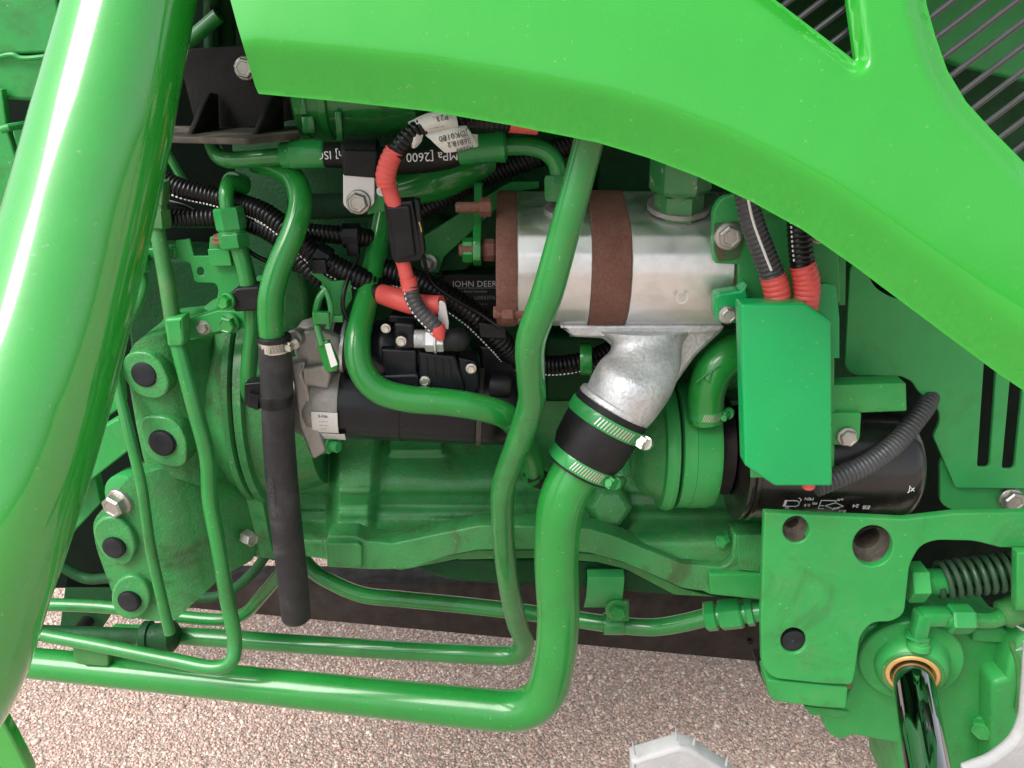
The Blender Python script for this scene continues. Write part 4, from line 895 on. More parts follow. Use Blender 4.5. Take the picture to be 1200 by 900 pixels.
# ================================================================== SIDE PLATES RIGHT
sd = thing('slotted_side_plate', 'flat green side plate with two vertical slots under the hood', 'plate', (1120, 570, .03))
so_ = [(990, 430, 6), (996, 316, 5), (1001, 306, 4), (1011, 306, 4), (1017, 320, 4), (1024, 336, 8), (1045, 350, 12), (1072, 353, 12), (1100, 340), (1240, 330), (1240, 573), (1120, 572, 3), (1094, 512, 4), (1102, 494, 8), (1100, 480, 6), (1085, 467, 8), (1075, 458, 6), (1070, 448, 8), (1056, 441, 5), (1000, 440, 8)]
sl1 = [(1155, 400, 4), (1170, 400, 4), (1160, 548, 5), (1145, 548, 5)]; sl2 = [(1186, 420, 4), (1202, 420, 4), (1189, 550, 5), (1174, 550, 5)]
plate('sheet', so_, .02, .005, 'satin_plate', sd, holes=[sl1, sl2], bev=.001)
lp = thing('lower_side_plate', 'green lower plate with hex bolt tucked under slotted side plate', 'plate', (1150, 596, .03))
plate('sheet', [(1106, 534, 2), (1122, 572), (1240, 574), (1240, 600), (1115, 598, 8), (1102, 590, 8), (1102, 545, 3)], .030, .006, 'satin_plate', lp, bev=.001)
bolt(lp, 1185, 585, .022, 12, 'zinc_bolt', flange=1.12, h=.75)
hd = thing('hood_hinge_drum', 'dark round drum in the notch behind the slotted plate', 'drum', (1045, 330, .1))
MB().lathe(P(1052, 306, .10), Vector((.05, -1, .1)), [(-.03, .036), (.03, .036), (.036, .032), (.036, .026), (.030, .024)], 40).build('drum', 'black_steel', hd)
dk = thing('fan_housing', 'fan housing wall coloured as deep shade behind the side plates', 'housing', (1090, 590, .2))
plate('wall', [(960, 230), (1290, 230), (1290, 760), (1030, 760), (1030, 640), (960, 600)], .26, .05, 'deep_shade', dk, bev=.004)  # near-black colour stands for the deep shade behind slots and spring

tbk = thing('filter_bracket', 'green bracket bar and bolted tab right of the guard', 'bracket', (1000, 515, .0))
plate('bar', [(960, 452), (1062, 449, 2), (1063, 482, 2), (1012, 484), (960, 484)], -.030, .022, 'plate_paint', tbk, bev=.0015)
plate('tab', [(960, 484), (1010, 484, 3), (1008, 516, 5), (1000, 523, 4), (960, 521)], -.036, .012, 'plate_paint', tbk, bev=.002)
bolt(tbk, 993, 512, -.04, 10, 'zinc_bolt', flange=1.18, h=.75)

fp = thing('frame_plate', 'thick green front frame plate with round holes below the filter', 'plate', (940, 800, -.02))
fo = [(896, 601, 3), (1060, 609), (1120, 602), (1240, 600), (1240, 642), (1172, 642), (1142, 634, 10), (1096, 633, 12), (1078, 640, 10), (1066, 662, 8), (1062, 700), (1060, 720, 10), (1045, 729, 8), (1022, 729, 10), (1008, 745, 12), (1003, 785), (999, 803, 6), (960, 801), (905, 795, 10), (893, 780, 8), (892, 720)]
plate('plate', fo, -.035, .010, 'plate_paint', fp, holes=[circ(933, 621, 15.5), circ(1023, 640, 23.5, 24), circ(930, 751, 15)], bev=.0016)
for (x, y, r, dd, inn) in ((933, 621, 16, -.012, .55), (1023, 640, 25, -.008, .62)):
    p = P(x, y, dd-.021); s = S(p)
    MB().lathe(p, Vector((0, 1, 0)), [(0, s*r*.995), (.012, s*r*.985), (.015, s*r*.9), (.017, s*r*inn), (.06, s*r*inn)], 40, cap=False).build('hole_bush', 'dusty_steel', fp)
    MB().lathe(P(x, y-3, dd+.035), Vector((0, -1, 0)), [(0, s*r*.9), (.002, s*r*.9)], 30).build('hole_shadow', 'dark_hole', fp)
p = P(930, 752, -.030); s = S(p); MB().lathe(p, Vector((0, -1, 0)), [(-.01, s*15.3), (0, s*15), (.001, s*13), (.001, s*3), (.0016, s*2.4)], 36).build('plug', 'plug_grey', fp)
lbk = thing('frame_foot_block', 'green rectangular block under the frame plate front corner', 'block', (950, 830, -.02))
plate('block', [(899, 797, 3), (994, 806, 2), (992, 831, 4), (960, 829), (906, 822, 4), (900, 812)], -.030, .035, 'plate_paint', lbk, bev=.002)
plate('brown_seam', [(899, 793), (998, 801), (996, 808), (899, 799)], -.024, .02, 'rust_steel', lbk, bev=.0005)  # thin brown strip between frame plate and block
for k in range(3): plate('tooth', [(889+k*3, 780+k*8), (900, 780+k*8), (900, 790+k*8), (890+k*3, 788+k*8)], .0, .03, 'black_steel', lbk, bev=.0005)

ax_ = thing('axle_casting', 'rough green front axle casting behind the steering cylinder', 'casting', (1100, 890, .05))
plate('axle_body', [(964, 820), (985, 832), (998, 808), (1004, 760), (1012, 735), (1060, 730), (1140, 740), (1182, 738), (1190, 770), (1240, 790), (1240, 960), (1060, 960), (1053, 872), (1000, 862), (985, 868, 5), (972, 862, 6), (966, 850)], .015, .12, 'plate_paint', ax_, bev=.004)
plate('ledge', [(942, 828), (996, 834, 2), (990, 842, 3), (950, 838)], .012, .05, 'plate_paint', ax_, bev=.001)
plate('top_lip', [(1140, 738, 4), (1176, 738), (1188, 744, 4), (1182, 755), (1140, 752)], .005, .04, 'plate_paint', ax_, bev=.003)
plate('cheek', [(1163, 800, 8), (1180, 795), (1187, 760), (1200, 745), (1240, 745), (1240, 960), (1160, 960), (1162, 860)], -.015, .04, 'plate_paint', ax_, bev=.006)
bolt(ax_, 1153, 852, .005, 12, 'plate_paint', n=Vector((-.7, -.7, 0)), flange=1.1, h=.9)
MB().tube(spl([(1185, 752, -.012), (1192, 775, -.014), (1195, 800, -.016), (1192, 830, -.017)]), .0035, 10).build('seam', 'dusty_pipe', ax_)
bt = thing('brace_bar', 'vertical green bar at the right edge beside the spring', 'bar', (1197, 700, -.05))
plate('bar', [(1192, 648), (1240, 648), (1240, 716), (1191, 716)], -.05, .012, 'plate_paint', bt, bev=.002)

# ================================================================== STEERING CYLINDER
st_ = thing('steering_cylinder', 'green steering cylinder gland with polished chrome rod towards viewer', 'cylinder', (1066, 790, -.02))
q0 = P(1064, 778, .005); q1 = P(1084, 905, -.14); ad = (q1-q0).normalized(); s = S(q0)
gz = Vector((ad.x*.55, -1, ad.z*.45)).normalized(); g0 = P(1064, 766, .012)
MB().lathe(g0, gz, [(-.05, s*52), (0, s*55), (.006, s*57.5), (.012, s*57.5), (.014, s*56), (.015, s*50)], 56).build('gland_disc', 'plate_paint', st_)
MB().lathe(g0+gz*.01, ad, [(-.01, s*44), (.012, s*40), (.020, s*38), (.024, s*34), (.022, s*28)], 48).build('gland_nose', 'plate_paint', st_)
MB().lathe(g0+gz*.01, ad, [(.012, s*34.5), (.0235, s*34.0), (.0255, s*32.5), (.0255, s*29.5), (.0225, s*29)], 48).build('dust_seal', 'dusty_pipe', st_)
MB().lathe(g0+gz*.01, ad, [(.015, s*29.5), (.0245, s*29.2), (.0262, s*27.6), (.0262, s*24.5), (.0225, s*24)], 48).build('wiper_ring', 'brass', st_)
MB().lathe(g0+gz*.01, ad, [(0, s*22), (.30, s*22)], 48).build('rod', 'chrome_rod', st_)
# elbow fitting on top
fe = thing('elbow_fitting', 'green square elbow hydraulic fitting with hex nut above gland', 'fitting', (1075, 745, -.01))
b = MB(); b.box(P(1078, 732, -.018), X*.0078, Y*.009, Z*.018); b.build('elbow_body', 'fitting_paint', fe, bev=.0025)
b = MB(); b.box(P(1094, 722, -.018), X*.0160, Y*.0088, Z*.0088); b.build('elbow_arm', 'fitting_paint', fe, bev=.0025)
MB().lathe(P(1078, 748, -.018), Vector((0, -.05, -1)), [(-.004, .0085), (0, .0105), (.005, .0105), (.006, .012), (.012, .013)], 24).build('stem', 'plate_paint', fe)
MB().lathe(P(1075, 743, -.018), Vector((0, -.05, -1)), [(0, .0135), (.003, .0135)], 6, rot=.3).build('lock_nut', 'fitting_paint', fe)
b = MB(); q = P(1109, 725, -.018); b.lathe(q-X*.002, X, [(0, .0105), (.004, .0105)], 24); hexnut(b, q+X*.0018, X, .0165, .0255, rot=.1, ch=.1); b.build('union_nut', 'fitting_paint', fe, sharp=25)
pipe('outlet_tube', [(1138, 726, -.018, 9.5), (1160, 727, -.016, 9.5), (1176, 722, -.012, 9.5), (1190, 712, -.005, 9.5), (1215, 700, .0, 9.5)], 'pipe_paint', fe)
q = P(1172, 722, -.012); MB().lathe(q, Vector((.9, .2, .35)), [(0, .011), (.004, .0165), (.022, .0175), (.026, .014)], 12).build('hose_ferrule', 'dusty_pipe', fe)

# ================================================================== SPRING
spg = thing('return_spring', 'dark green coil spring on threaded rod with hex nut', 'spring', (1110, 680, .0))
s0_, s1_ = P(1098, 681, -.0), P(1235, 662, -.01); av = (s1_-s0_).normalized(); a, e1, e2 = frame(av); Lh = (s1_-s0_).length
hel = []; turns = 13.5
for k in range(int(turns*18)+1):
    th = 2*math.pi*k/18; u = k/(turns*18); r = .0195*(1 if u > .03 else .85+u*5)
    hel.append(s0_+a*(Lh*u)+(e1*math.cos(th)+e2*math.sin(th))*r)
MB().tube(hel, .0031, 10).build('coil', 'spring_paint', spg)
MB().lathe(s0_, a, [(0, .0085), (Lh, .0085)], 20).build('rod', 'shaded_cast', spg)
tp = [];
for k in range(60): tp.append((k*.0004, .0145-.0012*(k % 4 in (0, 1))))
MB().lathe(P(1083, 682, -.002), Vector((1, 0, .03)), tp, 28).build('thread', 'fitting_paint', spg)
b = MB(); hexnut(b, P(1062, 682, -.004), Vector((1, 0, .03)), .0225, .019, rot=.1, ch=.08); b.build('hex_nut', 'plate_paint', spg, sharp=25)

# ================================================================== FRONT TYRE: only two lugs reach the frame
ty = thing('front_tyre', 'dusty grey front tyre tread lugs at the bottom right edge', 'tyre', (980, 1000, -.2))
plate('tread_lug', [(740, 893, 2), (797, 876, 2), (810, 879), (862, 912, 3), (920, 1060), (742, 1060)], -.15, .022, 'tyre_rubber', ty, bev=.004)
for (x, y, dx, dy) in ((744, 884, -3, -15), (793, 867, -1, -14), (813, 872, 2, -9), (851, 897, 2, -11)):
    p = P(x, y, -.15); MB().tube([p, P(x+dx*.5, y+dy*.6, -.152), P(x+dx, y+dy, -.153)], [.0016, .0012, .0005], 6).build('rubber_hair', 'tyre_rubber', ty)
plate('tread_lug', [(1128, 900), (1160, 888, 10), (1186, 868, 14), (1196, 842, 10), (1199, 800), (1202, 755), (1260, 750), (1260, 1060), (1128, 1060)], -.16, .006, 'tyre_rubber', ty, bev=.006)
for (x, y, dx, dy) in ((1199, 738, -7, -4), (1197, 760, -6, 2)):
    p = P(x, y, -.155); MB().tube([p, P(x+dx, y+dy, -.16)], [.0014, .0006], 6).build('rubber_hair', 'tyre_rubber', ty)

# ================================================================== STARTER MOTOR
sm = thing('starter_motor', 'black starter motor with grey cast nose and solenoid on top', 'starter motor', (480, 508, .05))
m0 = P(400, 468, .055); m1 = P(560, 476, .055); ma = (m1-m0).normalized(); ml = (m1-m0).length
MB().lathe(m0, ma, [(0, .0405), (.002, .042), (ml-.002, .042), (ml, .041)], 56).build('field_case', 'solenoid_black', sm)
MB().lathe(m1, ma, [(0, .0428), (.0055, .0428)], 56).build('through_band', 'dusty_steel', sm)
MB().lathe(m1+ma*.0055, ma, [(0, .0415), (.003, .042), (.026, .041), (.034, .036), (.036, .02)], 48).build('end_cap', 'black_plastic', sm)
# nose casting
MB().lathe(m0-ma*.05, ma, [(0, .032), (.004, .039), (.018, .0435), (.022, .0455), (.050, .0455), (.0535, .0442)], 56).build('nose_barrel', 'grey_cast', sm)
plate('nose_flange', [(340, 424), (358, 424, 3), (354, 440), (360, 450), (364, 470), (374, 505), (382, 530, 4), (366, 540, 6), (350, 500)], .012, .018, 'grey_cast', sm, bev=.003)
plate('nose_ear', [(340, 392, 4), (372, 386, 4), (398, 396), (402, 420), (395, 437), (372, 440), (350, 430)], .022, .05, 'grey_cast', sm, bev=.005)
plate('nose_web', [(352, 432, 2), (382, 428, 4), (388, 440), (384, 456, 3), (354, 452)], .012, .04, 'grey_cast', sm, bev=.003)
MB().lathe(P(346, 396, .02), Vector((-.3, -1, .1)), [(-.01, .009), (.003, .009), (.005, .007)], 24).build('nose_boss', 'grey_cast', sm)
b = MB(); q = P(381, 519, .03); n_ = Vector((.85, -.55, 0)); hexnut(b, q, n_, .0105, .010, rot=.2); b.lathe(q+n_.normalized()*.009, n_, [(0, .0065), (.010, .0065), (.011, .005)], 18); b.lathe(q-n_.normalized()*.001, n_, [(0, .0125), (.002, .0125)], 24); b.build('bolt', 'fitting_paint', sm, sharp=25)
# solenoid
v0 = P(396, 404, .05); v1 = P(548, 420, .05); va = (v1-v0).normalized(); vl = (v1-v0).length
MB().lathe(v0-va*.042, va, [(0, .016), (.004, .022), (.012, .0255), (.030, .0262), (.039, .025)], 44).build('plunger_housing', 'grey_cast', sm)
MB().lathe(v0-va*.004, va, [(0, .022), (.002, .0275), (.010, .0275), (.010, .025)], 48).build('solenoid_ring', 'black_plastic', sm)
MB().lathe(v0+va*.006, va, [(0, .0285), (.0035, .0285)], 48).build('solenoid_band', 'clean_plate', sm)
MB().lathe(v0+va*.009, va, [(0, .028), (.003, .030), (.034, .0305), (.036, .0315), (.048, .0315), (.052, .029), (.075, .029), (.085, .027)], 56).build('solenoid_case', 'solenoid_black', sm)
plate('cover_block', [(446, 409, 2), (488, 411, 3), (488, 440), (484, 452, 3), (452, 448, 3)], .012, .03, 'solenoid_black', sm, bev=.002)
plate('cover_block', [(490, 412, 3), (533, 417, 4), (540, 440), (546, 462, 4), (492, 458, 3)], .008, .03, 'solenoid_black', sm, bev=.0025)
plate('cover_rib', [(447, 440, 2), (490, 438, 4), (492, 453, 3), (455, 456, 3)], .008, .02, 'solenoid_black', sm, bev=.003)
plate('cover_block', [(461, 378, 6), (486, 380, 4), (487, 409), (462, 411)], .014, .02, 'solenoid_black', sm, bev=.003)
plate('top_cap', [(456, 370, 3), (498, 371, 3), (500, 378), (455, 378)], .03, .03, 'black_plastic', sm, bev=.0015)
plate('rear_cover', [(536, 418, 3), (558, 424, 4), (562, 455), (548, 464), (538, 440)], .014, .03, 'solenoid_black', sm, bev=.002)
plate('rear_cover', [(560, 405, 6), (602, 405, 6), (602, 460), (566, 466)], .06, .04, 'black_plastic', sm, bev=.004)
MB().lathe(v0+va*.052, va, [(0, .0293), (.001, .0298), (.002, .0293)], 48).build('case_seam', 'dark_hole', sm)
MB().lathe(m0+ma*(ml*.45), ma, [(0, .0421), (.0008, .0424), (.0016, .0421)], 48).build('case_seam', 'black_steel', sm)
for (x_, y_, r_) in ((470, 400, 5), (498, 447, 5), (552, 432, 5), (452, 385, 4.5)):
    bolt(sm, x_, y_, .006, r_, 'clamp_steel', flange=1.3, h=.7, name='cover_screw')
plate('spade_connector', [(560, 378, 3), (592, 382, 3), (594, 398, 2), (562, 396, 2)], .035, .012, 'black_plastic', sm, bev=.0015)
for k in range(4): MB().box(P(500+k*9, 430+k*.8, .0065), X*.0006, Y*.001, Z*.009).build('cover_fin', 'solenoid_black', sm)
# terminal stud
t0 = P(486, 397, .0); ta = Vector((1, 0, -.02)); b = MB()
tp = [(k*.0008, .0085 if k % 2 else .0095) for k in range(14)]
b.lathe(t0, ta, tp, 24); hexnut(b, t0+ta*.0105, ta, .0125, .010, rot=.3); b.lathe(t0+ta*.020, ta, [(0, .0145), (.0016, .0145)], 28); hexnut(b, t0+ta*.0215, ta, .0125, .008, rot=.2); b.build('terminal_stud', 'clean_plate', sm, sharp=25)
MB().lathe(t0+ta*.030, ta, [(0, .0115), (.012, .0118), (.019, .0105), (.023, .007), (.0245, .003)], 28).build('terminal_cap', 'rubber', sm)
MB().lathe(P(575, 452, .03), Vector((1, -.1, -.04)), [(0, .0115), (.018, .0115), (.022, .009)], 24).build('rear_boot', 'rubber', sm)
# sticker on the nose, wrapped
def wrapped_sticker(u0, u1_, tA, tB, m='sticker', name='sticker', rad=.0462):
    a, e1, e2 = frame(ma); b = MB(); n = 10; o = m0-ma*.05; vs_ = []
    for lift in (.0004, 0):
        for i in range(n+1):
            th = tA+(tB-tA)*i/n
            for u in (u0, u1_): vs_.append(o+ma*u+(e1*math.cos(th)+e2*math.sin(th))*(rad+lift))
    fs = []
    for i in range(n): fs.append((2*i, 2*i+1, 2*i+3, 2*i+2))
    k = 2*(n+1)
    for i in range(n): fs += [(2*i, 2*i+2, k+2*i+2, k+2*i), (2*i+1, k+2*i+1, k+2*i+3, 2*i+3)]
    fs += [(0, k, k+1, 1), (2*n, 2*n+1, k+2*n+1, k+2*n)]
    b.add(vs_, fs); return b.build(name, m, sm)
us = Xof(367, 490, .015)-(m0-ma*.05).x
wrapped_sticker(us, us+.027, .02, .58); wrapped_sticker(us+.006, us+.033, .62, .88)
o_ = m0-ma*.05
for (t_, du, th_, sz) in (('SAWAFUJI' if False else 'S-MA', .012, .12, .0045), ('-- --- --', .012, .24, .0034), ('---- ---', .012, .34, .0034), ('-- --', .012, .45, .0034), ('--- -- ----', .018, .70, .0030), ('---- --', .020, .80, .0030)):
    me = text_mesh(t_, sz, .0001); wrap_mesh(me, o_+ma*(us+du), ma, .0468, th_, 1)
    # upright text: v grows downwards round the barrel, so mirror it
    link('sticker_print', me, 'label_ink', sm, 0)

# ================================================================== TIE, TAG
tg = thing('seal_tag', 'green plastic tag with white label tied above the starter nose', 'tag', (388, 430, -.01))
plate('tag_body', [(371, 406, 2), (384, 399, 2), (397, 424, 3), (396, 432, 3), (388, 437, 2), (380, 434, 3)], -.006, .006, 'gloss_pipe', tg, bev=.0012, tilt=(0, -.2))
plate('tag_label', [(380, 404), (387, 402), (396, 427), (388, 431)], -.0085, .0008, 'white_print', tg, bev=.0001, tilt=(0, -.2))
MB().tube(spl([(378, 405, -.004, 1), (373, 388, .002), (370, 370, .01), (374, 350, .012), (383, 338, .014)]), .0035, 10).build('tie_strap', 'pipe_paint', tg)
MB().tube(spl([(384, 385, .006), (388, 365, .008), (384, 345, .012), (378, 335, .016)]), .003, 10).build('tie_strap', 'pipe_paint', tg)
MB().box(P(377, 372, .004), X*.008, Y*.004, Z*.006).build('tie_head', 'pipe_paint', tg, bev=.0012)
MB().box(P(394, 373, .01), X*.007, Y*.003, Z*.0035).build('tie_end', 'pipe_paint', tg, bev=.001)
wb = thing('harness_bracket', 'small green bent bracket tab below the wiring loom', 'bracket', (385, 340, .06))
plate('bracket_tab', [(362, 318, 4), (372, 314, 4), (386, 330, 5), (410, 330), (412, 352), (400, 372, 4), (386, 376, 3), (384, 346, 5), (376, 330)], .03, .004, 'plate_paint', wb, bev=.001, tilt=(0, .25))
bolt(wb, 407, 345, .04, 5, 'fitting_paint', flange=0, h=1.2)

# ================================================================== WIRING LOOMS
L1 = [(192, 212, .09, 12), (215, 222, .085, 12.5), (250, 230, .08, 12.5), (285, 240, .07, 12.5), (310, 250, .06, 13), (340, 272, .05, 13), (365, 295, .045, 13.5), (395, 314, .045, 14), (425, 328, .05, 14), (450, 340, .06, 14)]
t = thing('wiring_loom', 'upper black corrugated loom with white tracer running behind pipes', 'loom', (320, 260, .06)); corr('corrugated_tube', L1, 'loom_plastic', t); stripe('tracer_stripe', L1, t, .9, 1.0, 1)
MB().lathe(P(376, 302, .044), (P(395, 314, .045)-P(365, 295, .045)), [(-.008, .0128), (-.007, .0145), (.007, .0145), (.008, .0128)], 10).build('tie_wrap', 'black_plastic', t)
MB().box(P(375, 311, .03), X*.007, Y*.006, Z*.007).build('tie_block', 'black_plastic', t, bev=.001)
L2 = [(192, 255, .07, 11), (220, 256, .07, 11), (255, 256, .07, 11.5), (300, 264, .065, 12), (335, 285, .06, 12), (365, 318, .055, 12), (400, 340, .06, 12)]
t = thing('wiring_loom', 'lower black corrugated loom passing behind the hex union', 'loom', (240, 256, .07)); corr('corrugated_tube', L2, 'loom_plastic', t)
stripe('tracer_stripe', L2[3:], t, -.6, 1.0)
L3 = [(340, 270, .075, 11), (380, 274, .07, 11), (410, 276, .07, 11.5), (445, 278, .09, 11), (490, 250, .11, 12), (560, 212, .12, 12.5), (640, 180, .13, 12.5), (720, 150, .14, 12.5)]
t = thing('wiring_loom', 'black loom climbing to the right behind the fuse holder', 'loom', (500, 240, .11)); corr('corrugated_tube', L3, 'loom_plastic', t)
MB().lathe(P(412, 276, .07), X, [(-.008, .0115), (-.008, .013), (.008, .013), (.008, .0115)], 10).build('tie_wrap', 'black_plastic', t)
MB().box(P(414, 290, .065), X*.006, Y*.006, Z*.008).build('tie_block', 'black_plastic', t, bev=.001)
L4 = [(440, 315, .075, 14), (485, 328, .065, 15.5), (520, 346, .058, 15.5), (555, 370, .055, 15.5), (585, 400, .06, 15), (605, 420, .075, 14), (640, 428, .085, 12), (680, 424, .085, 11.5), (720, 408, .085, 11), (750, 395, .09, 11)]
t = thing('wiring_loom', 'thick black loom with dotted white tracer crossing below serial plate', 'loom', (540, 360, .055)); corr('corrugated_tube', L4, 'loom_plastic', t, pitch=.0050); stripe('tracer_stripe', L4, t, 1.0, 1.0, 1)
rc = thing('loom_clip', 'green ring clip around black loom beside the elbow', 'clip', (689, 440, .06))
MB().lathe(P(680, 421, .065), Vector((1, -.1, .05)), [(0, .0105), (0, .0165), (.013, .0165), (.013, .0105)], 32, sx=1.05, cap=False).build('ring', 'gloss_pipe', rc, bev=.001)
MB().box(P(694, 436, .06), X*.003, Y*.003, Z*.005).build('ring_foot', 'gloss_pipe', rc, bev=.0008)
bs = thing('braided_hose', 'dull green braided hose in shade behind the bent pipe', 'hose', (385, 240, .15))
pipe('hose_body', [(340, 240, .14, 15), (370, 242, .14, 15), (400, 241, .14, 15), (440, 238, .14, 15)], 'braid', bs)

# ================================================================== HYDRAULIC HOSE WITH PRINT
hh = thing('hydraulic_hose', 'black printed hydraulic hose with green crimped ends under hood', 'hose', (460, 195, .06))
pipe('left_tube', [(246, 160, .12, 9), (254, 180, .09, 9.5), (266, 187, .07, 9.8), (285, 187, .06, 9.8), (320, 184, .05, 9.8), (335, 183, .048, 9.8)], 'pipe_paint', hh)
h0 = P(330, 182, .045); h1 = P(584, 172, .045); ha = (h1-h0).normalized(); s = S(h0); Lh_ = (h1-h0).length
MB().lathe(h0, ha, [(-s*2, s*10), (0, s*14.5), (s*10, s*15), (s*12, s*16.8), (s*46, s*16.8), (s*50, s*16), (s*52, s*14)], 12).build('left_ferrule', 'fitting_paint', hh, sharp=30)
hpts = [(378, 181, .045, 14.5), (420, 183, .045, 15), (470, 189, .046, 15), (520, 184, .046, 15), (545, 176, .045, 15)]
pipe('hose_body', hpts, 'rubber', hh)
MB().lathe(P(536, 177, .044), P(600, 171, .044)-P(536, 177, .044), [(0, s*14), (s*2, s*17), (s*48, s*17), (s*50, s*18), (s*55, s*18), (s*58, s*13)], 12).build('right_ferrule', 'fitting_paint', hh, sharp=30)
pipe('right_tube', [(590, 172, .044, 10.5), (620, 172, .042, 10.5), (640, 178, .040, 10.5), (652, 192, .038, 10.3), (655, 215, .036, 10)], 'pipe_paint', hh)
b = MB(); hexnut(b, P(653, 205, .034), Vector((.03, -.05, -1)), .0128, .024, rot=.3); b.build('swivel_nut', 'worn_fitting', hh, sharp=25)
def hosetext(t_, xa, ya, ang, sz):
    me = text_mesh(t_, sz, .0002); p = P(xa, ya, .0455); wrap_mesh(me, p, ha, .0128, ang, -1); 
    link('hose_print', me, 'white_print', hh, 0)
hosetext('MPa [2600', 508, 185, -.12, .0115); hosetext('m] ISO', 391, 182, -.05, .0105)
# P-clamp
pcl = thing('pipe_clamp', 'black rubber lined clamp with silver tab bolted over hose', 'clamp', (420, 250, .02))
cp = P(424, 184, .045); s = S(cp)
MB().lathe(cp-ha*s*20, ha, [(0, s*17), (0, s*20.5), (s*2, s*21.5), (s*38, s*21.5), (s*40, s*20.5), (s*40, s*17)], 36, cap=False).build('rubber_loop', 'rubber', pcl)
plate('rubber_apron', [(402, 175, 3), (443, 177, 4), (440, 209, 2), (402, 206, 2)], .026, .012, 'rubber', pcl, bev=.002)
plate('metal_tab', [(402, 204), (439, 207), (439, 238, 2), (427, 250, 3), (412, 250, 3), (402, 240, 3)], .030, .005, 'clean_plate', pcl, bev=.0008)
bolt(pcl, 420, 237, .027, 12, 'zinc_bolt', flange=1.2, h=.8, rot=.2)
cbk = thing('clamp_bracket', 'narrow green bracket strip behind the silver clamp tab', 'bracket', (447, 250, .04))
plate('strip', [(436, 212, 3), (466, 212, 3), (466, 246), (438, 250), (430, 252)], .038, .004, 'plate_paint', cbk, bev=.001)
MB().lathe(P(447, 224, .035), TOCAM, [(-.002, .0052), (.001, .0052), (.0016, .0045), (.0016, .002), (.0005, .0018)], 20).build('rivet', 'clean_plate', cbk)

# ================================================================== FUSE LINE
fz = thing('fuse_holder', 'black inline fuse holder box hanging on red wires', 'fuse holder', (478, 305, .0))
plate('case', [(449, 238, 3), (484, 235, 3), (497, 301, 4), (492, 306, 3), (464, 309, 5), (459, 303)], -.012, .024, 'black_plastic', fz, bev=.002)
plate('cover', [(452, 243, 3), (480, 241, 3), (487, 300, 3), (465, 304, 4)], -.016, .01, 'black_plastic', fz, bev=.002)
plate('hinge_rail', [(485, 233, 2), (491, 234, 2), (498, 296, 2), (494, 302)], -.016, .012, 'black_plastic', fz, bev=.001)
MB().tube(W([(491, 260, -.018), (493, 266, -.018), (494, 272, -.018)]), .0006, 6).build('yellow_wire', 'brass', fz)
rw = thing('fuse_cable', 'red sleeved battery cable feeding the fuse holder from above', 'cable', (465, 235, .0))
corr('loom_end', [(540, 143, .0, 10.5), (510, 146, -.004, 11), (489, 152, -.008, 11), (473, 166, -.012, 11), (462, 182, -.014, 11)], 'loom_plastic', rw)
corr('red_sleeve', [(463, 176, -.014, 12), (456, 190, -.014, 12), (452, 207, -.013, 12.2), (453, 217, -.012, 11.5)], 'red_plastic', rw, pitch=.0048, depth=.06)
pipe('red_wire', [(453, 212, -.010, 10), (457, 225, -.009, 9.5), (463, 241, -.008, 9.5)], 'red_plastic', rw)
corr('loom_tail', [(535, 142, .01, 10), (570, 143, .015, 10.5), (600, 144, .02, 10.5)], 'loom_plastic', rw)
corr('red_tip', [(597, 144, .018, 11.5), (612, 145, .02, 11.5), (630, 147, .022, 11)], 'red_plastic', rw, pitch=.005, depth=.05)
rw2 = thing('starter_cable', 'red and black corrugated cable from fuse holder to starter stud', 'cable', (515, 395, .0))
pipe('red_wire', [(470, 300, -.002, 8.5), (474, 314, -.003, 8.5), (479, 334, -.005, 8.5)], 'red_plastic', rw2)
corr('red_collar', [(478, 326, -.005, 10), (481, 340, -.006, 10)], 'red_plastic', rw2, pitch=.008, depth=.02)
cpt = [(481, 336, -.006, 9.5), (484, 350, -.008, 9.8), (492, 364, -.010, 9.8), (504, 377, -.012, 9.8), (514, 387, -.012, 9.5)]
corr('corrugated_tube', cpt, 'grey_loom', rw2); stripe('tracer_stripe', cpt, rw2, .8, .9, 1)
MB().lathe(P(511, 382, -.012), P(519, 402, -.013)-P(511, 382, -.012), [(0, .0082), (.006, .008), (.015, .003)], 20).build('red_boot', 'red_plastic', rw2)
bcab = thing('battery_cable', 'fat red insulated cable lug coming in behind the starter stud', 'cable', (490, 355, .02))
pipe('red_boot', [(448, 345, .04, 12), (465, 350, .025, 13), (485, 356, .015, 13), (505, 358, .01, 12.5), (518, 357, .006, 11)], 'red_plastic', bcab)
pipe('black_end', [(430, 340, .05, 11), (450, 346, .038, 11.5)], 'rubber', bcab)
plate('cable_lug', [(514, 352, 4), (522, 354, 4), (526, 378), (525, 405, 6), (517, 407, 6), (513, 380)], -.002, .003, 'clean_plate', bcab, bev=.0008)

# ================================================================== CABLE LABELS
def flag(name, label, grid, m='label_paper'):
    """grid of (x, y, d) rows -> thin curled paper"""
    t = thing(name, label, 'label', grid[-1][0]); rows = [spl(r, 6) for r in grid]; b = MB(); n = len(rows[0])
    top = [p for r in rows for p in r]; bot = [p+Vector((0, .0006, 0)) for p in top]; k = len(top); fs = []
    for i in range(len(rows)-1):
        for j in range(n-1):
            q = (i*n+j, i*n+j+1, (i+1)*n+j+1, (i+1)*n+j); fs.append(q); fs.append(tuple(v+k for v in q[::-1]))
    edge = list(range(n))+[i*n+n-1 for i in range(1, len(rows))]+[(len(rows)-1)*n+j for j in range(n-2, -1, -1)]+[i*n for i in range(len(rows)-2, 0, -1)]
    for a_, c_ in zip(edge, edge[1:]+edge[:1]): fs.append((a_, a_+k, c_+k, c_))
    b.add(top+bot, fs); b.build('paper', m, t, sharp=60); return t
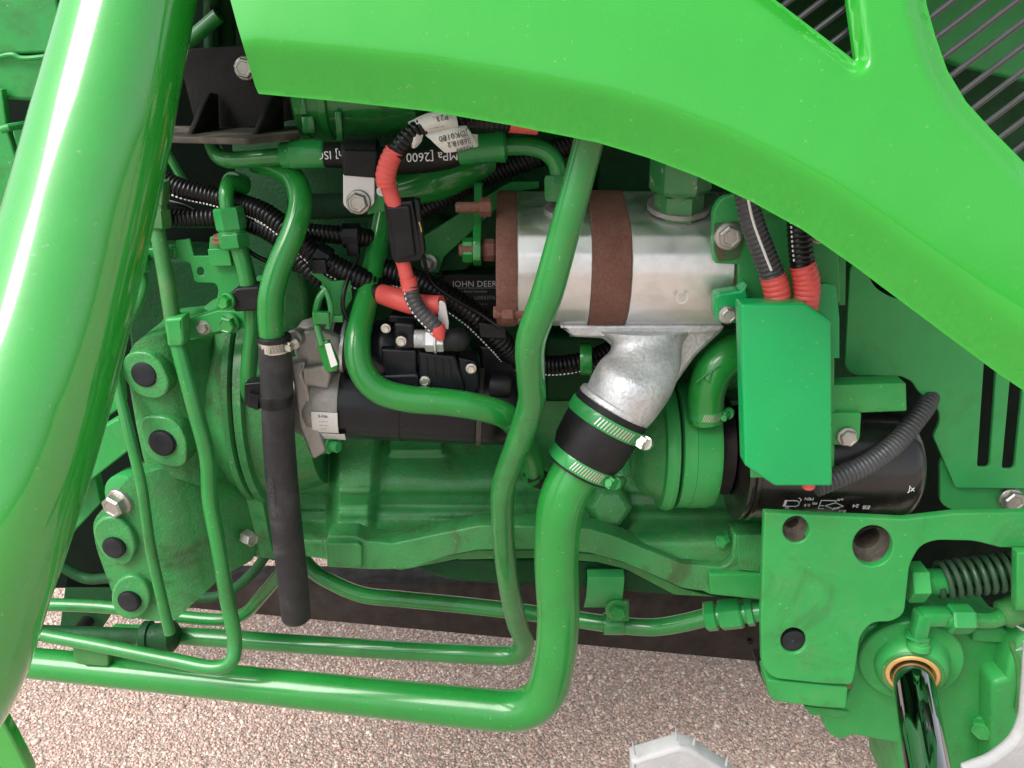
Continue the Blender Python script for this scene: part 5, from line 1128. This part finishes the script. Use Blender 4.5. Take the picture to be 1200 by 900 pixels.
f1 = flag('cable_label', 'creased white flag label wrapped along the cable top', [[(478, 143, -.006), (500, 133, -.010), (520, 130, -.012), (534, 132, -.010)], [(480, 148, -.012), (502, 140, -.016), (522, 137, -.018), (536, 141, -.015)], [(484, 152, -.012), (504, 148, -.017), (524, 145, -.019), (537, 149, -.015)], [(489, 158, -.008), (506, 156, -.013), (524, 153, -.015), (537, 153, -.012)]])
f2 = flag('cable_label', 'white part number label hanging over the printed hose', [[(496, 157, -.010), (515, 152, -.014), (532, 148, -.014), (546, 147, -.010)], [(505, 164, -.016), (520, 160, -.020), (538, 156, -.020), (551, 154, -.015)], [(512, 171, -.018), (526, 168, -.022), (543, 163, -.021), (556, 163, -.015)], [(521, 179, -.016), (533, 178, -.019), (548, 174, -.018), (560, 172, -.012)]])
f3 = flag('label_scrap', 'torn white label scrap sticking down beside red sleeve', [[(478, 158, -.014), (487, 157, -.016), (496, 158, -.013)], [(480, 166, -.015), (487, 166, -.018), (494, 166, -.014)], [(481, 172, -.013), (485, 174, -.015), (489, 172, -.013)]])
f4 = flag('label_tail', 'grey label tail end curling behind the part number label', [[(548, 158, -.008), (554, 157, -.008), (560, 158, -.006)], [(550, 166, -.010), (556, 166, -.010), (560, 165, -.006)], [(552, 172, -.010), (557, 172, -.010), (561, 170, -.006)]])
def ltext(t_, x, y, d, ang, sz, par):
    ex = -X*math.cos(ang)+Z*math.sin(ang); ey = -Z*math.cos(ang)-X*math.sin(ang)
    text('label_print', t_, sz, P(x, y, d), ex, ey, 'label_ink', par, .0003)
ltext('JDK0180', 531, 159, -.0215, -.22, .0072, f2); ltext('36818.2', 538, 167, -.0225, -.20, .0066, f2); ltext('A3280', 545, 175, -.0205, -.25, .0058, f2)
ltext('P23..', 516, 138, -.0185, -.22, .0072, f1); ltext('-- ---- -', 512, 150, -.0190, -.15, .0045, f1)

# ================================================================== SERIAL PLATE
sr = thing('serial_plate', 'dark engine serial number plate with white lettering behind loom', 'plate', (560, 360, .13))
plate('plate', [(520, 322, 2), (612, 322, 2), (612, 362, 2), (520, 362, 2)], .150, .002, 'plate_black', sr, bev=.0003)
def stx(t_, x, y, sz, m='grey_print'): text('lettering', t_, sz, P(x, y, .1495), X, Z, m, sr, .0002, 'LEFT')
stx('JOHN DEERE', 530, 333, .0098, 'white_print'); stx('Engine Serial Number', 530, 341.5, .0046); stx('U05537A', 556, 349, .0062); stx('--- ------', 556, 356, .0048)
MB().box(P(565, 337.5, .1495), X*.032, Y*.0003, Z*.0003).build('rule', 'grey_print', sr)

# ================================================================== BLACK TOP BRACKET + BITS UNDER THE HOOD
tk = thing('cab_support_bracket', 'black steel bracket with gussets and dusty slotted shelf', 'bracket', (260, 165, .05))
plate('upright', [(213, 62, 4), (225, 57, 4), (330, 50), (345, 140), (240, 160), (232, 158), (212, 78)], .10, .008, 'black_steel', tk, bev=.001)
sh = [P(184, 168, .0), P(238, 167, -.01), P(290, 166, -.005), P(350, 141, .06), P(345, 136, .10), P(215, 150, .10), P(188, 158, .06)]
zc = P(260, 166, 0).z
sh = [Vector((p.x, p.y, zc+ (0.000))) for p in [P(184, 166, .02), P(290, 166, .0), P(352, 166, .05), P(352, 166, .12), P(190, 166, .12)]]
c0 = sum(sh, Vector())/len(sh)
plate3('shelf', c0, X, Y, [(p.x-c0.x, p.y-c0.y, .004) for p in sh], .006, 'dusty_steel', tk, bev=.001, holes=[[(q[0]*.001, q[1]*.001) for q in circ(5, -22, 13, 4)], [(q[0]*.001, q[1]*.001) for q in circ(-45, -5, 13, 4)]])
MB().add([], [])
ed = MB(); za = zc-.004
fr_ = [P(184, 166, .02), P(290, 166, .0), P(352, 166, .05)]
for gx, sx_ in ((236, 1), (312, 1)):
    w = [P(gx+4, 108, .09), P(gx+14, 110, .096), P(gx+16, 155, .096), P(gx-18, 160, .03)]
    w = [Vector((p.x, p.y, max(p.z, zc+.002))) for p in w]
    MB().add(w+[p+Vector((.005, .0, 0)) for p in w], [(0, 1, 2, 3), (7, 6, 5, 4), (0, 4, 5, 1), (1, 5, 6, 2), (2, 6, 7, 3), (3, 7, 4, 0)]).build('gusset', 'black_steel', tk, bev=.0008)
bolt(tk, 288, 80, .09, 12, 'zinc_bolt', flange=1.15, h=.7)
bt2 = thing('linkage_rod', 'slanted dark green rod behind mast near the top', 'rod', (240, 30, .15))
MB().tube(W([(205, 62, .14), (256, 18, .14)]), .0075, 14).build('rod', 'pipe_paint', bt2)
bt3 = thing('riser_pipe', 'dark vertical green pipes beneath the hood top left', 'pipe', (255, 55, .2))
MB().tube(W([(247, -30, .17), (248, 58, .17)]), .008, 14).build('pipe_body', 'shaded_cast', bt3)
MB().tube(W([(262, -30, .19), (263, 58, .19)]), .012, 16).build('pipe_body', 'shaded_cast', bt3)
MB().tube(W([(248, 8, .16), (252, 30, .16)]), .006, 8).build('chain', 'black_steel', bt3)
rw3 = thing('firewall', 'bulkhead wall coloured as deep shade behind tubes at upper left', 'wall', (240, 300, .4))
plate('wall', [(-160, -120), (420, -120), (420, 640), (215, 640), (200, 690), (-160, 690)], .36, .02, 'deep_shade', rw3, bev=.003)  # spread over the left gaps; near-black colour stands for deep shade
fh = thing('far_side_blocker', 'unseen far hood side sheet added to block light behind engine', 'panel', (600, 100, .6))
MB().box(Vector((.2, .63, 1.05)), X*1.0, Y*.004, Z*.30).build('sheet', 'deep_shade', fh)  # unseen sheet added to keep back light out of the engine bay
ln2 = thing('stay_rod', 'thin green stay rod below the black shelf bracket', 'rod', (205, 200, .1))
MB().tube(W([(192, 172, .11), (215, 212, .12)]), .0045, 10).build('rod', 'pipe_paint', ln2)
tr = thing('intake_clamp_pipe', 'green intake pipe with wide band clamp below hood edge', 'pipe', (400, 160, .1))
c_ = P(350, 112, .11)
MB().lathe(c_, X, [(0, .036), (.003, .042), (.011, .042), (.012, .040), (.026, .040), (.027, .043), (.034, .043), (.036, .039), (.085, .037), (.12, .030)], 44).build('pipe_body', 'pipe_paint', tr)
for yy, xx in ((124, 352), (146, 362)): MB().box(P(xx, yy, .073), X*.006, Y*.004, Z*.008).build('clamp_lug', 'pipe_paint', tr, bev=.001)
MB().box(P(398, 148, .07), X*.003, Y*.004, Z*.014).build('clamp_lug', 'pipe_paint', tr, bev=.001)
bolt(tr, 462, 131, .10, 11, 'dusty_pipe', flange=1.2, h=.7)
wr = thing('wrinkled_hose', 'creased dark green hose in shade under the printed hose', 'hose', (520, 225, .1))
pipe('hose_body', [(420, 232, .12, 18), (470, 224, .11, 20), (515, 212, .10, 22), (545, 200, .10, 20), (570, 190, .12, 16)], 'gloss_pipe', wr)

for lab, pts in (('thin black wire sagging from fuse holder towards the starter', [(496, 300, .02, 2.4), (505, 330, .03, 2.4), (528, 348, .03, 2.4), (560, 366, .035, 2.4), (586, 384, .03, 2.4)]),
                 ('thin black wire looping past the green tag to the solenoid', [(420, 300, .05, 2.6), (405, 335, .03, 2.6), (402, 362, .02, 2.6), (412, 380, .02, 2.6), (430, 386, .03, 2.6)]),
                 ('thin black wire crossing above the tube bracket at left', [(196, 235, .08, 2.8), (225, 244, .075, 2.8), (262, 268, .07, 2.8), (300, 300, .06, 2.8), (352, 318, .07, 2.8)])):
    pipe('thin_wire', pts, 'loom_plastic').name  # one mesh each
    o_ = [o for o in C.objects if o.name.startswith('thin_wire') and 'label' not in o][-1]; prop(o_, lab, 'wire')
